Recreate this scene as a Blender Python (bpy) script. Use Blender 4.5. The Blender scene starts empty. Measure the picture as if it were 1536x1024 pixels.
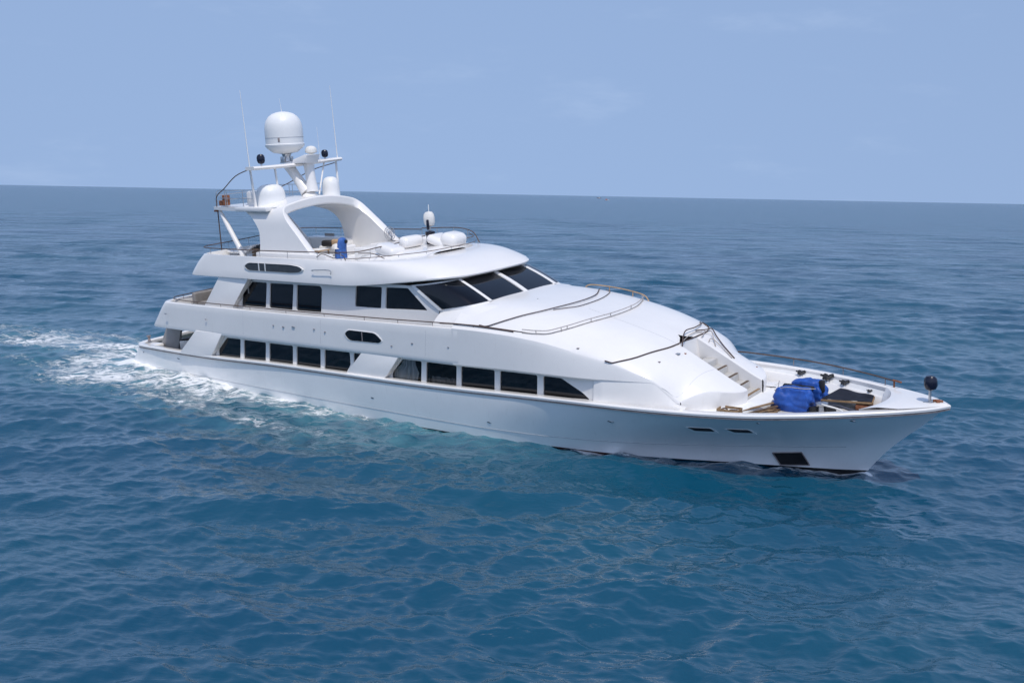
import bpy, bmesh, math, random
import numpy as np
from mathutils import Vector, Matrix, noise
from mathutils.geometry import tessellate_polygon

scene = bpy.context.scene
COL = scene.collection
R = math.radians
random.seed(7)

# ------------------------------------------------------------------ camera
cam_d = bpy.data.cameras.new("camera")
cam = bpy.data.objects.new("camera", cam_d)
COL.objects.link(cam)
cam_d.sensor_width = 36.0
cam_d.lens = 36.0 * 1500.0 / 1536.0
cam_d.clip_start = 0.1
cam_d.clip_end = 90000
_I = Vector((0.99982182, 0.00274491, 0.01867621))
_U = Vector((-0.01887684, 0.14538575, 0.98919495))
_F = Vector((0.0, 0.98937124, -0.14541166))
cam.matrix_world = Matrix(((_I.x, _U.x, -_F.x, 0), (_I.y, _U.y, -_F.y, 0),
                           (_I.z, _U.z, -_F.z, 10.0), (0, 0, 0, 1)))
scene.camera = cam

# ------------------------------------------------------------------ sky, sun
SUN_EL, SUN_AZ = 62.0, 173.0          # azimuth measured from +Y towards +X
world = bpy.data.worlds.new("World")
scene.world = world
world.use_nodes = True
wn, wl = world.node_tree.nodes, world.node_tree.links
wn.clear()
wo = wn.new("ShaderNodeOutputWorld")
bg = wn.new("ShaderNodeBackground")
bg.inputs["Strength"].default_value = 0.13
sky = wn.new("ShaderNodeTexSky")
sky.sky_type = 'NISHITA'
sky.sun_disc = False
sky.sun_elevation = R(SUN_EL)
sky.sun_rotation = R(SUN_AZ)
sky.air_density = 1.0
sky.dust_density = 1.6
sky.ozone_density = 2.2
tc = wn.new("ShaderNodeTexCoord")
sep = wn.new("ShaderNodeSeparateXYZ")
com = wn.new("ShaderNodeCombineXYZ")
mz = wn.new("ShaderNodeMath"); mz.operation = 'MULTIPLY_ADD'   # lift the pale horizon band a little
mz.inputs[1].default_value = 0.09; mz.inputs[2].default_value = 0.235
wl.new(tc.outputs["Generated"], sep.inputs[0])
wl.new(sep.outputs[0], com.inputs[0]); wl.new(sep.outputs[1], com.inputs[1])
wl.new(sep.outputs[2], mz.inputs[0]); wl.new(mz.outputs[0], com.inputs[2])
nrm = wn.new("ShaderNodeVectorMath"); nrm.operation = 'NORMALIZE'
wl.new(com.outputs[0], nrm.inputs[0]); wl.new(nrm.outputs[0], sky.inputs["Vector"])
# faint cloud wisps
mp = wn.new("ShaderNodeMapping"); mp.inputs["Scale"].default_value = (3.0, 3.0, 11.0)
mp.inputs["Location"].default_value = (1.15, 0.4, 0.7)
wl.new(tc.outputs["Generated"], mp.inputs[0])
nz = wn.new("ShaderNodeTexNoise"); nz.inputs["Scale"].default_value = 2.3
nz.inputs["Detail"].default_value = 7.0; nz.inputs["Roughness"].default_value = 0.6
wl.new(mp.outputs[0], nz.inputs["Vector"])
cr = wn.new("ShaderNodeMapRange"); cr.interpolation_type = 'SMOOTHSTEP'
cr.inputs["From Min"].default_value = 0.53; cr.inputs["From Max"].default_value = 0.78
cr.inputs["To Max"].default_value = 0.10
wl.new(nz.outputs["Fac"], cr.inputs["Value"])
tint = wn.new("ShaderNodeMix"); tint.data_type = 'RGBA'; tint.blend_type = 'MULTIPLY'
tint.inputs["Factor"].default_value = 1.0
tint.inputs[7].default_value = (1.12, 1.05, 1.085, 1)
wl.new(sky.outputs[0], tint.inputs[6])
cm = wn.new("ShaderNodeMix"); cm.data_type = 'RGBA'
cm.inputs[7].default_value = (5.4, 6.3, 7.8, 1)
wl.new(cr.outputs[0], cm.inputs[0]); wl.new(tint.outputs[2], cm.inputs[6])
wl.new(cm.outputs[2], bg.inputs[0]); wl.new(bg.outputs[0], wo.inputs[0])

sun_d = bpy.data.lights.new("sun", 'SUN')
sun_d.energy = 2.35
sun_d.angle = R(0.5)
sun_d.color = (1.0, 0.945, 0.86)
sun = bpy.data.objects.new("sun", sun_d)
COL.objects.link(sun)
sd = Vector((math.sin(R(SUN_AZ)) * math.cos(R(SUN_EL)), math.cos(R(SUN_AZ)) * math.cos(R(SUN_EL)), math.sin(R(SUN_EL))))
sun.rotation_euler = sd.to_track_quat('Z', 'Y').to_euler()
sun.location = sd * 200

vs = scene.view_settings
vs.view_transform = 'Standard'; vs.look = 'None'
vs.exposure = 0.12; vs.gamma = 1.0; vs.use_curve_mapping = False
scene.cycles.max_bounces = 8
scene.cycles.caustics_reflective = False
scene.cycles.sample_clamp_indirect = 1.6

# ------------------------------------------------------------------ materials
def mat(name, col, rough=0.5, metal=0.0, spec=0.5, coat=0.0, var=0.0, vscale=3.0, bump=0.0, bscale=20.0, dirt=None):
    m = bpy.data.materials.new(name); m.use_nodes = True
    n, l = m.node_tree.nodes, m.node_tree.links
    b = n["Principled BSDF"]
    b.inputs["Base Color"].default_value = (*col, 1)
    b.inputs["Roughness"].default_value = rough
    b.inputs["Metallic"].default_value = metal
    b.inputs["Specular IOR Level"].default_value = spec
    b.inputs["Coat Weight"].default_value = coat
    b.inputs["Coat Roughness"].default_value = 0.08
    g = n.new("ShaderNodeNewGeometry"); t = n.new("ShaderNodeTexCoord")
    if var > 0:
        x = n.new("ShaderNodeTexNoise"); x.inputs["Scale"].default_value = vscale
        x.inputs["Detail"].default_value = 6; x.inputs["Roughness"].default_value = 0.65
        l.new(t.outputs["Object"], x.inputs["Vector"])
        mx = n.new("ShaderNodeMix"); mx.data_type = 'RGBA'
        mx.inputs[6].default_value = tuple(c * (1 - var) for c in col) + (1,)
        mx.inputs[7].default_value = tuple(min(1, c * (1 + var)) for c in col) + (1,)
        mr = n.new("ShaderNodeMapRange"); mr.inputs["From Min"].default_value = .3; mr.inputs["From Max"].default_value = .7
        l.new(x.outputs["Fac"], mr.inputs["Value"]); l.new(mr.outputs[0], mx.inputs[0])
        out = mx.outputs[2]
        if dirt:
            # thin runs of grime, stretched downwards
            mpp = n.new("ShaderNodeMapping"); mpp.inputs["Scale"].default_value = (5.5, 5.5, 0.55)
            l.new(t.outputs["Object"], mpp.inputs[0])
            y = n.new("ShaderNodeTexNoise"); y.inputs["Scale"].default_value = 1.6; y.inputs["Detail"].default_value = 8
            y.inputs["Roughness"].default_value = 0.7
            l.new(mpp.outputs[0], y.inputs["Vector"])
            r2 = n.new("ShaderNodeMapRange"); r2.inputs["From Min"].default_value = .58; r2.inputs["From Max"].default_value = .86
            r2.inputs["To Max"].default_value = dirt[1]
            l.new(y.outputs["Fac"], r2.inputs["Value"])
            m2 = n.new("ShaderNodeMix"); m2.data_type = 'RGBA'; m2.inputs[7].default_value = (*dirt[0], 1)
            l.new(r2.outputs[0], m2.inputs[0]); l.new(out, m2.inputs[6]); out = m2.outputs[2]
        l.new(out, b.inputs["Base Color"])
    if bump > 0:
        z = n.new("ShaderNodeTexNoise"); z.inputs["Scale"].default_value = bscale; z.inputs["Detail"].default_value = 4
        l.new(t.outputs["Object"], z.inputs["Vector"])
        bp = n.new("ShaderNodeBump"); bp.inputs["Strength"].default_value = bump; bp.inputs["Distance"].default_value = 0.02
        l.new(z.outputs["Fac"], bp.inputs["Height"]); l.new(bp.outputs[0], b.inputs["Normal"])
    return m

M = {}
M['gel'] = mat('white gelcoat', (.82, .80, .775), .22, coat=.3, var=.025, vscale=.8, bump=.05, bscale=1.2, dirt=((.52, .47, .40), .30))
M['hull'] = mat('white hull paint', (.87, .86, .845), .2, coat=.4, var=.03, vscale=.7, bump=.05, bscale=.9, dirt=((.45, .42, .38), .34))
M['deckwhite'] = mat('white deck paint', (.80, .80, .79), .5, var=.05, vscale=2.0, bump=.1, bscale=30, dirt=((.55, .5, .44), .35))
M['deckgrey'] = mat('grey non-skid deck', (.50, .49, .47), .7, var=.12, vscale=2.5, bump=.2, bscale=40, dirt=((.25, .20, .15), .5))
M['dome'] = mat('white dome plastic', (.82, .82, .81), .38, var=.02)
M['boot'] = mat('black bottom paint', (.012, .012, .014), .4, var=.4, vscale=5)
M['antifoul'] = mat('red antifouling paint', (.085, .018, .014), .5, var=.5, vscale=3)
M['glass'] = mat('dark tinted glass', (.004, .005, .008), .04, spec=.5, var=.3, vscale=.5)
M['rail'] = mat('weathered teak rail', (.10, .062, .045), .45, var=.35, vscale=6)
M['rub'] = mat('brown rubbing strake', (.25, .21, .205), .5, var=.35, vscale=4)
M['steel'] = mat('dull steel', (.55, .55, .55), .28, metal=.9, var=.1, vscale=10)
M['ropeb'] = mat('brown rope', (.075, .05, .045), .8, var=.4, vscale=15)
M['ropew'] = mat('grey rope', (.38, .35, .33), .8, var=.3, vscale=15)
M['blue'] = mat('blue tarpaulin', (.013, .075, .34), .5, var=.3, vscale=3.5, bump=.9, bscale=6)
M['bluel'] = mat('faded blue cloth', (.03, .11, .36), .6, var=.3, vscale=6, bump=.5, bscale=9)
M['navy'] = mat('navy vinyl cover', (.006, .008, .022), .22, var=.2, vscale=4, bump=.4, bscale=9)
M['black'] = mat('black rubber', (.012, .012, .013), .5, var=.3, vscale=8)
M['mesh'] = mat('dark grey mesh', (.035, .040, .06), .6, var=.35, vscale=2.2, bump=.3, bscale=16)
M['teak'] = mat('weathered teak', (.26, .165, .085), .65, var=.35, vscale=5, bump=.2, bscale=14)
M['teakd'] = mat('dark wet teak', (.10, .06, .032), .6, var=.5, vscale=6, bump=.2, bscale=14)
M['grey'] = mat('grey paint and shade', (.33, .32, .31), .5, var=.08, vscale=2)
M['cush'] = mat('grey upholstery and shade', (.25, .235, .225), .8, var=.12, vscale=4, bump=.3, bscale=18)
M['cloth'] = mat('white cloth', (.72, .71, .68), .85, var=.06, vscale=4, bump=.5, bscale=8)
M['rust'] = mat('rusty iron', (.23, .085, .04), .8, var=.5, vscale=9)
M['tan'] = mat('tan cardboard', (.42, .28, .16), .8, var=.25, vscale=6)
M['oval'] = mat('grey window glass', (.06, .065, .07), .06, var=.2)
M['seam'] = mat('grey seam sealant', (.40, .41, .43), .6, var=.1)
M['red'] = mat('red paint', (.45, .06, .04), .6, var=.2)

# ------------------------------------------------------------------ helpers
def pchip(xs, ys):
    xs = np.asarray(xs, float); ys = np.asarray(ys, float)
    h = np.diff(xs); d = np.diff(ys) / h
    m = np.zeros_like(xs)
    m[0], m[-1] = d[0], d[-1]
    for i in range(1, len(xs) - 1):
        if d[i - 1] * d[i] > 0:
            w1, w2 = 2 * h[i] + h[i - 1], h[i] + 2 * h[i - 1]
            m[i] = (w1 + w2) / (w1 / d[i - 1] + w2 / d[i])
    def f(x):
        x = np.clip(np.asarray(x, float), xs[0], xs[-1])
        i = np.clip(np.searchsorted(xs, x, side='right') - 1, 0, len(h) - 1)
        t = (x - xs[i]) / h[i]
        return ((2 * t**3 - 3 * t**2 + 1) * ys[i] + (t**3 - 2 * t**2 + t) * h[i] * m[i]
                + (-2 * t**3 + 3 * t**2) * ys[i + 1] + (t**3 - t**2) * h[i] * m[i + 1])
    return f

def tab(pairs):
    return pchip([p[0] for p in pairs], [p[1] for p in pairs])

def smooth_pts(pts, n=6, closed=False):
    """Catmull-Rom through 3-D points"""
    P = [np.asarray(p, float) for p in pts]
    out = []
    N = len(P)
    for i in range(N if closed else N - 1):
        p1, p2 = P[i], P[(i + 1) % N]
        p0 = P[i - 1] if (i > 0 or closed) else 2 * p1 - p2
        p3 = P[(i + 2) % N] if (i + 2 < N or closed) else 2 * p2 - p1
        for k in range(n):
            t = k / n
            out.append(.5 * ((2 * p1) + (-p0 + p2) * t + (2 * p0 - 5 * p1 + 4 * p2 - p3) * t * t + (-p0 + 3 * p1 - 3 * p2 + p3) * t**3))
    if not closed:
        out.append(P[-1])
    return out

def obj(name, bm, m, parent=None, smooth=35, recalc=True, label=None):
    if recalc:
        bmesh.ops.recalc_face_normals(bm, faces=bm.faces)
    me = bpy.data.meshes.new(name)
    bm.to_mesh(me); bm.free()
    for mm in (m if isinstance(m, (list, tuple)) else [m]):
        me.materials.append(M[mm] if isinstance(mm, str) else mm)
    if smooth:
        me.polygons.foreach_set("use_smooth", [True] * len(me.polygons))
        me.set_sharp_from_angle(angle=R(smooth))
    o = bpy.data.objects.new(name, me)
    COL.objects.link(o)
    if parent is not None:
        o.parent = parent
    if label:
        o["label"] = label
    return o

def B():
    return bmesh.new()

def skin(bm, rings, closed=False, cap0=False, cap1=False, mi=0):
    V = [[bm.verts.new(tuple(p)) for p in r] for r in rings]
    n = len(V[0])
    for a, b in zip(V[:-1], V[1:]):
        for i in range(n if closed else n - 1):
            j = (i + 1) % n
            try:
                f = bm.faces.new((a[i], a[j], b[j], b[i])); f.material_index = mi
            except ValueError:
                pass
    for flag, r in ((cap0, V[0]), (cap1, V[-1])):
        if flag:
            try:
                f = bm.faces.new(r); f.material_index = mi
            except ValueError:
                pass
    return V

def tube(bm, pts, r, n=8, caps=True):
    P = [Vector(p) for p in pts]
    rings = []
    up = None
    for i, p in enumerate(P):
        t = (P[min(i + 1, len(P) - 1)] - P[max(i - 1, 0)])
        if t.length < 1e-9:
            t = Vector((1, 0, 0))
        t.normalize()
        if up is None:
            up = Vector((0, 0, 1)) if abs(t.z) < .9 else Vector((1, 0, 0))
        s = t.cross(up)
        if s.length < 1e-6:
            s = t.orthogonal()
        s.normalize(); up = s.cross(t).normalized()
        rr = r[i] if isinstance(r, (list, tuple)) else r
        rings.append([p + (s * math.cos(a) + up * math.sin(a)) * rr for a in [2 * math.pi * k / n for k in range(n)]])
    skin(bm, rings, True, caps, caps)

def box(bm, c, s, rot=None, bev=0.0, seg=2):
    g = bmesh.ops.create_cube(bm, size=1.0)
    vv = g['verts']
    mtx = Matrix.Translation(Vector(c)) @ (rot.to_4x4() if rot is not None else Matrix()) @ Matrix.Diagonal((*s, 1))
    bmesh.ops.transform(bm, matrix=mtx, verts=vv)
    if bev > 0:
        ed = list({e for v in vv for e in v.link_edges})
        bmesh.ops.bevel(bm, geom=ed, offset=bev, segments=seg, profile=.5, affect='EDGES', clamp_overlap=True)

def lathe(bm, prof, c=(0, 0, 0), n=32):
    rings = [[(c[0] + r * math.cos(2 * math.pi * k / n), c[1] + r * math.sin(2 * math.pi * k / n), c[2] + z) for k in range(n)] for r, z in prof]
    skin(bm, rings, True, True, True)

def prism(bm, poly, y0, y1, bev=0.0):
    """xz polygon extruded from y0 to y1"""
    a = [bm.verts.new((x, y0, z)) for x, z in poly]; b = [bm.verts.new((x, y1, z)) for x, z in poly]
    n = len(poly)
    fs = [bm.faces.new(a), bm.faces.new(b[::-1])]
    for i in range(n):
        j = (i + 1) % n
        fs.append(bm.faces.new((a[i], b[i], b[j], a[j])))
    if bev:
        ed = {e for f in fs[:2] for e in f.edges}
        bmesh.ops.bevel(bm, geom=list(ed), offset=bev, segments=2, profile=.5, affect='EDGES', clamp_overlap=True)

def rnd(poly, r, n=4):
    out = []
    N = len(poly)
    for i in range(N):
        p = np.array(poly[i], float); a = np.array(poly[i - 1], float); b = np.array(poly[(i + 1) % N], float)
        rr = r[i] if isinstance(r, (list, tuple)) else r
        da, db = np.linalg.norm(a - p), np.linalg.norm(b - p)
        k = min(rr, da * .45, db * .45)
        s, e = p + (a - p) / da * k, p + (b - p) / db * k
        for q in range(n + 1):
            t = q / n
            out.append(tuple((1 - t)**2 * s + 2 * t * (1 - t) * p + t * t * e))
    return out

def wall_holes(bm, outer, holes, yf, depth, sgn=1):
    """side wall at y=yf(x,z) with window openings; reveals run inboard by depth"""
    Y = yf if callable(yf) else (lambda x, z: yf)
    loops = [outer] + holes
    flat = [p for l in loops for p in l]
    tris = tessellate_polygon([[Vector((p[0], p[1], 0)) for p in l] for l in loops])
    v = [bm.verts.new((p[0], Y(*p), p[1])) for p in flat]
    for t in tris:
        try:
            bm.faces.new([v[i] for i in t])
        except ValueError:
            pass
    k = len(outer)
    for h in holes:
        f = v[k:k + len(h)]; k += len(h)
        b = [bm.verts.new((p[0], Y(*p) + depth * sgn, p[1])) for p in h]
        for i in range(len(h)):
            j = (i + 1) % len(h)
            bm.faces.new((f[i], f[j], b[j], b[i]))

def flat_poly(bm, poly, yf, off=0.0):
    Y = yf if callable(yf) else (lambda x, z: yf)
    return bm.faces.new([bm.verts.new((x, Y(x, z) + off, z)) for x, z in poly])

def grow(poly, d):
    c = np.mean(np.array(poly), axis=0)
    return [tuple(np.array(p) + (np.array(p) - c) / np.linalg.norm(np.array(p) - c) * d) for p in poly]

# ------------------------------------------------------------------ yacht frame
AX = -0.6187160358
YM = Matrix.Translation((-19.48655621, 59.03034473, 0.0)) @ Matrix.Rotation(AX, 4, 'Z') @ Matrix.Rotation(R(-1.0), 4, 'Y') @ Matrix.Rotation(R(5.0), 4, 'X')
yacht = bpy.data.objects.new("motor_yacht", None)
COL.objects.link(yacht)
yacht.matrix_world = YM
yacht.empty_display_size = 2
yacht["label"] = "large white three-deck motor yacht with big radar dome, heeling as it cuts through the sea"
yacht["category"] = "yacht"

def thing(name, label, cat, base, group=None):
    """thing resting on the yacht: empty at its base, oriented like the deck; children in deck-local metres from base"""
    o = bpy.data.objects.new(name, None); COL.objects.link(o)
    o.matrix_world = YM @ Matrix.Translation(base)
    o.empty_display_size = .3
    o["label"] = label; o["category"] = cat
    if group:
        o["group"] = group
    return o

# --- hull form: half-breadth at levels
bd = tab([(0, 4.0), (5, 4.28), (10, 4.40), (20, 4.5), (28, 4.55), (31, 4.53), (34, 4.3), (36.5, 3.8), (38.5, 3.0), (40.5, 1.92), (41.7, 1.15), (42.45, .5), (42.8, .0)])
zcap = tab([(0, 1.74), (7, 1.74), (14, 1.86), (21, 1.88), (31, 2.08), (34, 2.10), (37, 2.13), (40, 2.21), (42.8, 2.30)])
H = [  # (z, half-breadth table, aft end of the transom)
    (-1.6, [(0, 2.9), (20, 3.1), (28, 2.3), (34, .9), (38.6, 0)], 1.2),
    (-.28, [(0, 4.0), (18, 4.33), (25, 4.31), (28, 4.06), (30, 3.70), (32, 3.2), (35, 2.08), (37.5, 1.12), (39.3, .4), (40.1, 0)], -.35),
    (.45, [(0, 4.02), (18, 4.40), (25, 4.40), (28, 4.23), (30, 3.96), (32, 3.5), (35, 2.46), (38, 1.28), (40, .45), (40.87, 0)], -.05),
    (1.15, [(0, 4.04), (18, 4.46), (26, 4.49), (30, 4.28), (33, 3.76), (36, 2.84), (38.5, 1.80), (40.5, .74), (41.6, 0)], .55),
]
NB = 90
def level_curve(xs_stem, ytab, xaft, r=1.0, z=0.0, zf=None):
    """starboard stem -> aft -> round the transom -> port stem (full loop, starboard first)"""
    f = tab(ytab) if isinstance(ytab, list) else ytab
    pts = []
    u = np.linspace(0, 1, NB)
    x0 = xaft + r
    xs = xs_stem - (xs_stem - x0) * (u ** 1.25)
    for x in xs:
        pts.append((x, -float(f(max(x, 0)))))
    y0 = pts[-1][1]
    ry = r * 1.1
    for k in range(1, 9):
        a = k / 8 * math.pi / 2
        pts.append((x0 - r * math.sin(a), y0 + ry * (1 - math.cos(a))))
    yc = pts[-1][1]
    for k in range(1, 7):
        t = k / 6
        pts.append((xaft - .18 * math.sin(t * math.pi / 2), yc * (1 - t)))
    full = pts + [(x, -y) for x, y in pts[-2::-1]]
    Z = zf if zf else (lambda x: z)
    return [(x, y, float(Z(x))) for x, y in full]

rings = []
zboot = lambda x: -.13 - .034 * max(0, x - 29.0)      # top of the dark bottom paint
LV = [level_curve(h[1][-1][0], h[1], h[2], z=h[0], zf=(zboot if k == 1 else None)) for k, h in enumerate(H)]
LV.append(level_curve(42.8, bd, 1.0, zf=zcap))
LVa = np.array(LV)
tz = [0.0, 1.0, 1.6, 2.2, 3.0]
fine = [0, .5, 1.0, 1.0001] + list(np.linspace(1.1, 2.2, 8)) + list(np.linspace(2.3, 3.0, 7))
N = LVa.shape[1]
def lag(v):
    a = np.polyfit(tz[1:], v[1:], 3)
    return lambda t: float(np.polyval(a, t)) if t >= 1 else float(v[0] + (v[1] - v[0]) * t)
fn = [[lag(LVa[:, i, k]) for k in range(3)] for i in range(N)]
for t in fine:
    ring = [tuple(float(fn[i][k](t)) for k in range(3)) for i in range(N)]
    rings.append(ring)
bm = B()
V = skin(bm, rings)
bm.faces.ensure_lookup_table()
per = N - 1
for i, f in enumerate(bm.faces):
    if i // per < 3:
        f.material_index = 1 if f.calc_center_median().x > 32.6 else 2
hull = obj('hull', bm, ['hull', 'boot', 'antifoul'], yacht, smooth=28)

def hullpt(x, z):
    """y of the starboard topside at x,z, read off the skin itself"""
    ys, zs = [], []
    for r in rings:
        h = r[:NB][::-1]
        hx = [p[0] for p in h]
        if x <= hx[-1]:
            ys.append(float(np.interp(x, hx, [p[1] for p in h]))); zs.append(float(np.interp(x, hx, [p[2] for p in h])))
    return float(np.interp(z, zs, ys))
for zz, m in ((lambda x: .62 - .012 * x + .0012 * max(0, x - 22)**2, 'seam'),):
    for s_ in (1, -1):
        bm = B(); tube(bm, [(x, s_ * (hullpt(x, zz(x)) - .002), zz(x)) for x in np.linspace(3, 39.5, 90)], .012, 5); obj('hull_seam', bm, m, hull, smooth=60)

# cap rail, rub strake, inner bulwark
def edge_path(inset, dz, xmax=42.8, xa=1.0):
    c = level_curve(42.8, bd, xa, zf=zcap)
    out = []
    n = len(c)
    for i, p in enumerate(c):
        a = np.array(c[max(i - 1, 0)]); b = np.array(c[min(i + 1, n - 1)])
        t = (b - a)[:2]; t = t / (np.linalg.norm(t) + 1e-9)
        nv = np.array((t[1], -t[0]))           # inboard
        if i == 0 or i == n - 1:
            nv = np.array((-1.0, 0.0))
        else:
            nv = -nv if (nv @ np.array((p[0] - 20, p[1])) > 0 and abs(p[1]) > .5 and p[0] < 38) or (p[0] >= 38 and nv[0] > 0) else nv
        q = np.array(p[:2]) + nv * inset
        if p[1] < -1e-6 and q[1] > 0 or p[1] > 1e-6 and q[1] < 0:
            q[1] = 0
        out.append((q[0], q[1], p[2] + dz))
    return out

bm = B()
skin(bm, [edge_path(.02, -.11), edge_path(-.045, -.085), edge_path(-.055, -.01), edge_path(-.02, .025), edge_path(.26, .03), edge_path(.30, .0), edge_path(.30, -.12)])
obj('cap_rail', bm, 'gel', yacht, smooth=40)
bm = B()
skin(bm, [edge_path(.01, -.165), edge_path(-.035, -.158), edge_path(-.04, -.125), edge_path(.01, -.115)])
obj('rubbing_strake', bm, 'rub', yacht, smooth=40)

FD = 1.50            # foredeck height
hb = lambda x, z: -hullpt(x, z)
_hx = np.linspace(28, 41.9, 60)
hdeck = tab([(x, max(hb(x, FD), .03)) for x in _hx])
hledge = tab([(x, max(hb(x, 1.86), .03)) for x in _hx])
def bulwark_inner(x0, x1, zd, name, f0, f1):
    for s in (-1, 1):
        bm = B()
        xs = np.linspace(x0, x1, 40)
        r0 = [(x, s * max(f0(x), 0.02), float(zcap(x)) - .02) for x in xs]
        r1 = [(x, s * max(f1(x), 0.02), float(zd)) for x in xs]
        skin(bm, [r0, r1])
        obj(name, bm, 'deckwhite' if x0 > 20 else 'grey', yacht)  # aft run goes grey: the overhang's shade is put into its colour
bulwark_inner(30.5, 41.3, FD - .02, 'bulwark', lambda x: float(bd(x)) - .24, lambda x: float(hdeck(x)) - .06)
bulwark_inner(2.0, 9.5, .9, 'bulwark', lambda x: float(bd(x)) - .24, lambda x: float(bd(x)) - .30)
def deck(x0, x1, z, inset, m, name='deck', n=40, bf=bd):
    bm = B()
    xs = np.linspace(x0, x1, n)
    skin(bm, [[(x, (float(bf(x)) - inset) * t, z) for t in np.linspace(-1, 1, 9)] for x in xs])
    return obj(name, bm, m, yacht)
deck(30.5, 41.4, FD, .05, 'deckgrey', 'foredeck', bf=hdeck)
deck(1.5, 9.6, .92, .2, 'deckgrey', 'aft_deck')
# ledge inside the bow bulwark, then the triangular stem platform
for s in (-1, 1):
    bm = B()
    xs = np.linspace(33.0, 40.9, 34)
    yl = lambda x: max(min(float(bd(x)) - .5, float(hledge(x)) - .22), .05)
    sec = lambda x: [(x, s * (float(hledge(x)) - .04), 1.87), (x, s * yl(x), 1.88), (x, s * max(yl(x) - .04, .04), 1.85), (x, s * max(min(yl(x) - .07, float(hdeck(x)) - .1), .03), FD - .02)]
    skin(bm, [sec(x) for x in xs])
    obj('bulwark_ledge', bm, 'gel', yacht, smooth=40)
bm = B()
rg = []
for x in np.linspace(40.75, 42.74, 16):
    y = max(float(bd(x)) - .1, .03)
    e = .05 * math.sin(max(0, min(1, (x - 40.75) / .5)) * math.pi / 2)
    rg.append([(x - (.55 * (abs(t)**2) if x < 41.3 else 0) , y * t, 2.27 + e + .04 * (1 - t * t)) for t in np.linspace(-1, 1, 13)])
rg.insert(0, [(p[0] - .04, p[1] * .55, FD - .02) for p in rg[0]])
skin(bm, rg)
obj('bow_platform', bm, 'gel', yacht, smooth=40)

# --- main deck house side with window openings
WY = -4.13
def wy(x, z):
    return WY + .0 - .02 * (z - 2.2) * -1 + 0
rowA = [
    [(9.3, 2.76), (8.56, 2.08), (8.55, 1.67), (10.23, 1.67), (10.38, 2.77)],
    [(10.62, 2.76), (10.50, 1.67), (12.13, 1.68), (12.27, 2.76)],
    [(12.51, 2.76), (12.39, 1.68), (14.08, 1.69), (14.20, 2.76)],
    [(14.44, 2.76), (14.34, 1.69), (15.98, 1.70), (16.08, 2.77)],
    [(16.34, 2.77), (16.24, 1.71), (17.6, 1.71), (17.98, 2.2), (17.98, 2.78)],
    [(18.22, 2.78), (18.16, 1.9), (18.70, 1.9), (18.80, 2.78)],
    [(21.17, 2.77), (20.5, 2.08), (20.52, 1.80), (22.20, 1.80), (22.29, 2.78)],
    [(22.55, 2.78), (22.48, 1.81), (24.16, 1.83), (24.22, 2.78)],
    [(24.46, 2.78), (24.41, 1.84), (26.17, 1.88), (26.22, 2.79)],
    [(26.49, 2.79), (26.44, 1.89), (28.29, 1.95), (28.33, 2.80)],
    [(28.61, 2.80), (28.58, 1.96), (30.75, 2.08), (30.43, 2.32), (29.45, 2.80)],
]
holesA = [rnd(h, .09 if i not in (6,) else [.1, .35, .1, .08, .08]) for i, h in enumerate(rowA)]
outerA = [(8.3, 1.2)] + [(x, 1.2) for x in np.linspace(9, 31.2, 40)] + [(x, 3.06) for x in np.linspace(31.2, 9, 40)] + [(8.3, 3.06)]
bm = B(); wall_holes(bm, outerA, holesA, wy, .07, 1)
obj('main_deck_wall', bm, 'gel', yacht, smooth=25)
M['glassc'] = bpy.data.materials.new('clear tinted glass'); M['glassc'].use_nodes = True
_n, _l = M['glassc'].node_tree.nodes, M['glassc'].node_tree.links
_n.remove(_n["Principled BSDF"])
_t = _n.new("ShaderNodeBsdfTransparent"); _t.inputs[0].default_value = (.72, .75, .77, 1)
_g = _n.new("ShaderNodeBsdfGlossy"); _g.inputs["Roughness"].default_value = .03
_f = _n.new("ShaderNodeFresnel"); _f.inputs[0].default_value = 1.5
_m = _n.new("ShaderNodeMixShader"); _l.new(_f.outputs[0], _m.inputs[0]); _l.new(_t.outputs[0], _m.inputs[1]); _l.new(_g.outputs[0], _m.inputs[2])
_l.new(_m.outputs[0], _n["Material Output"].inputs[0])
for i, h in enumerate(holesA):
    bm = B(); flat_poly(bm, grow(h, .03), wy, .062)
    w = obj('window', bm, 'glassc' if i in (6, 7) else 'glass', yacht, smooth=0, label="window with a white curtain drawn behind its tinted glass" if i == 6 else None)
    if i in (6, 7):
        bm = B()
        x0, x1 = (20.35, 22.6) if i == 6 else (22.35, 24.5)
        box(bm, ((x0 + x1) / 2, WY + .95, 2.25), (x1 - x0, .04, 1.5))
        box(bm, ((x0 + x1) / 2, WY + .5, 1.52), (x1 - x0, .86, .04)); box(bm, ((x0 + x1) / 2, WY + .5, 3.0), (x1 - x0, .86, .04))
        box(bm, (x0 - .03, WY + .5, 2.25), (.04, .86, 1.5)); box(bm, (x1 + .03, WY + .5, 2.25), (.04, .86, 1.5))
        obj('dark_cabin_box', bm, 'black', w)  # black box added behind the pane, standing in for the unlit cabin
        bm = B()
        rr = []
        for z, xa, xb in ([(2.85, 21.05, 21.75), (2.5, 20.95, 21.8), (2.2, 20.55, 21.95), (1.9, 20.5, 21.85), (1.7, 20.55, 21.8)] if i == 6 else [(2.15, 22.6, 24.2), (2.0, 22.5, 24.3), (1.8, 22.5, 24.35)]):
            rr.append([(xa + (xb - xa) * t, WY + .16 + .05 * math.sin(t * 26) + .02 * math.sin(t * 61 + z * 3), z) for t in np.linspace(0, 1, 50)])
        skin(bm, rr)
        obj('curtain', bm, 'cloth' if i == 6 else 'cush', w)
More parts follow.
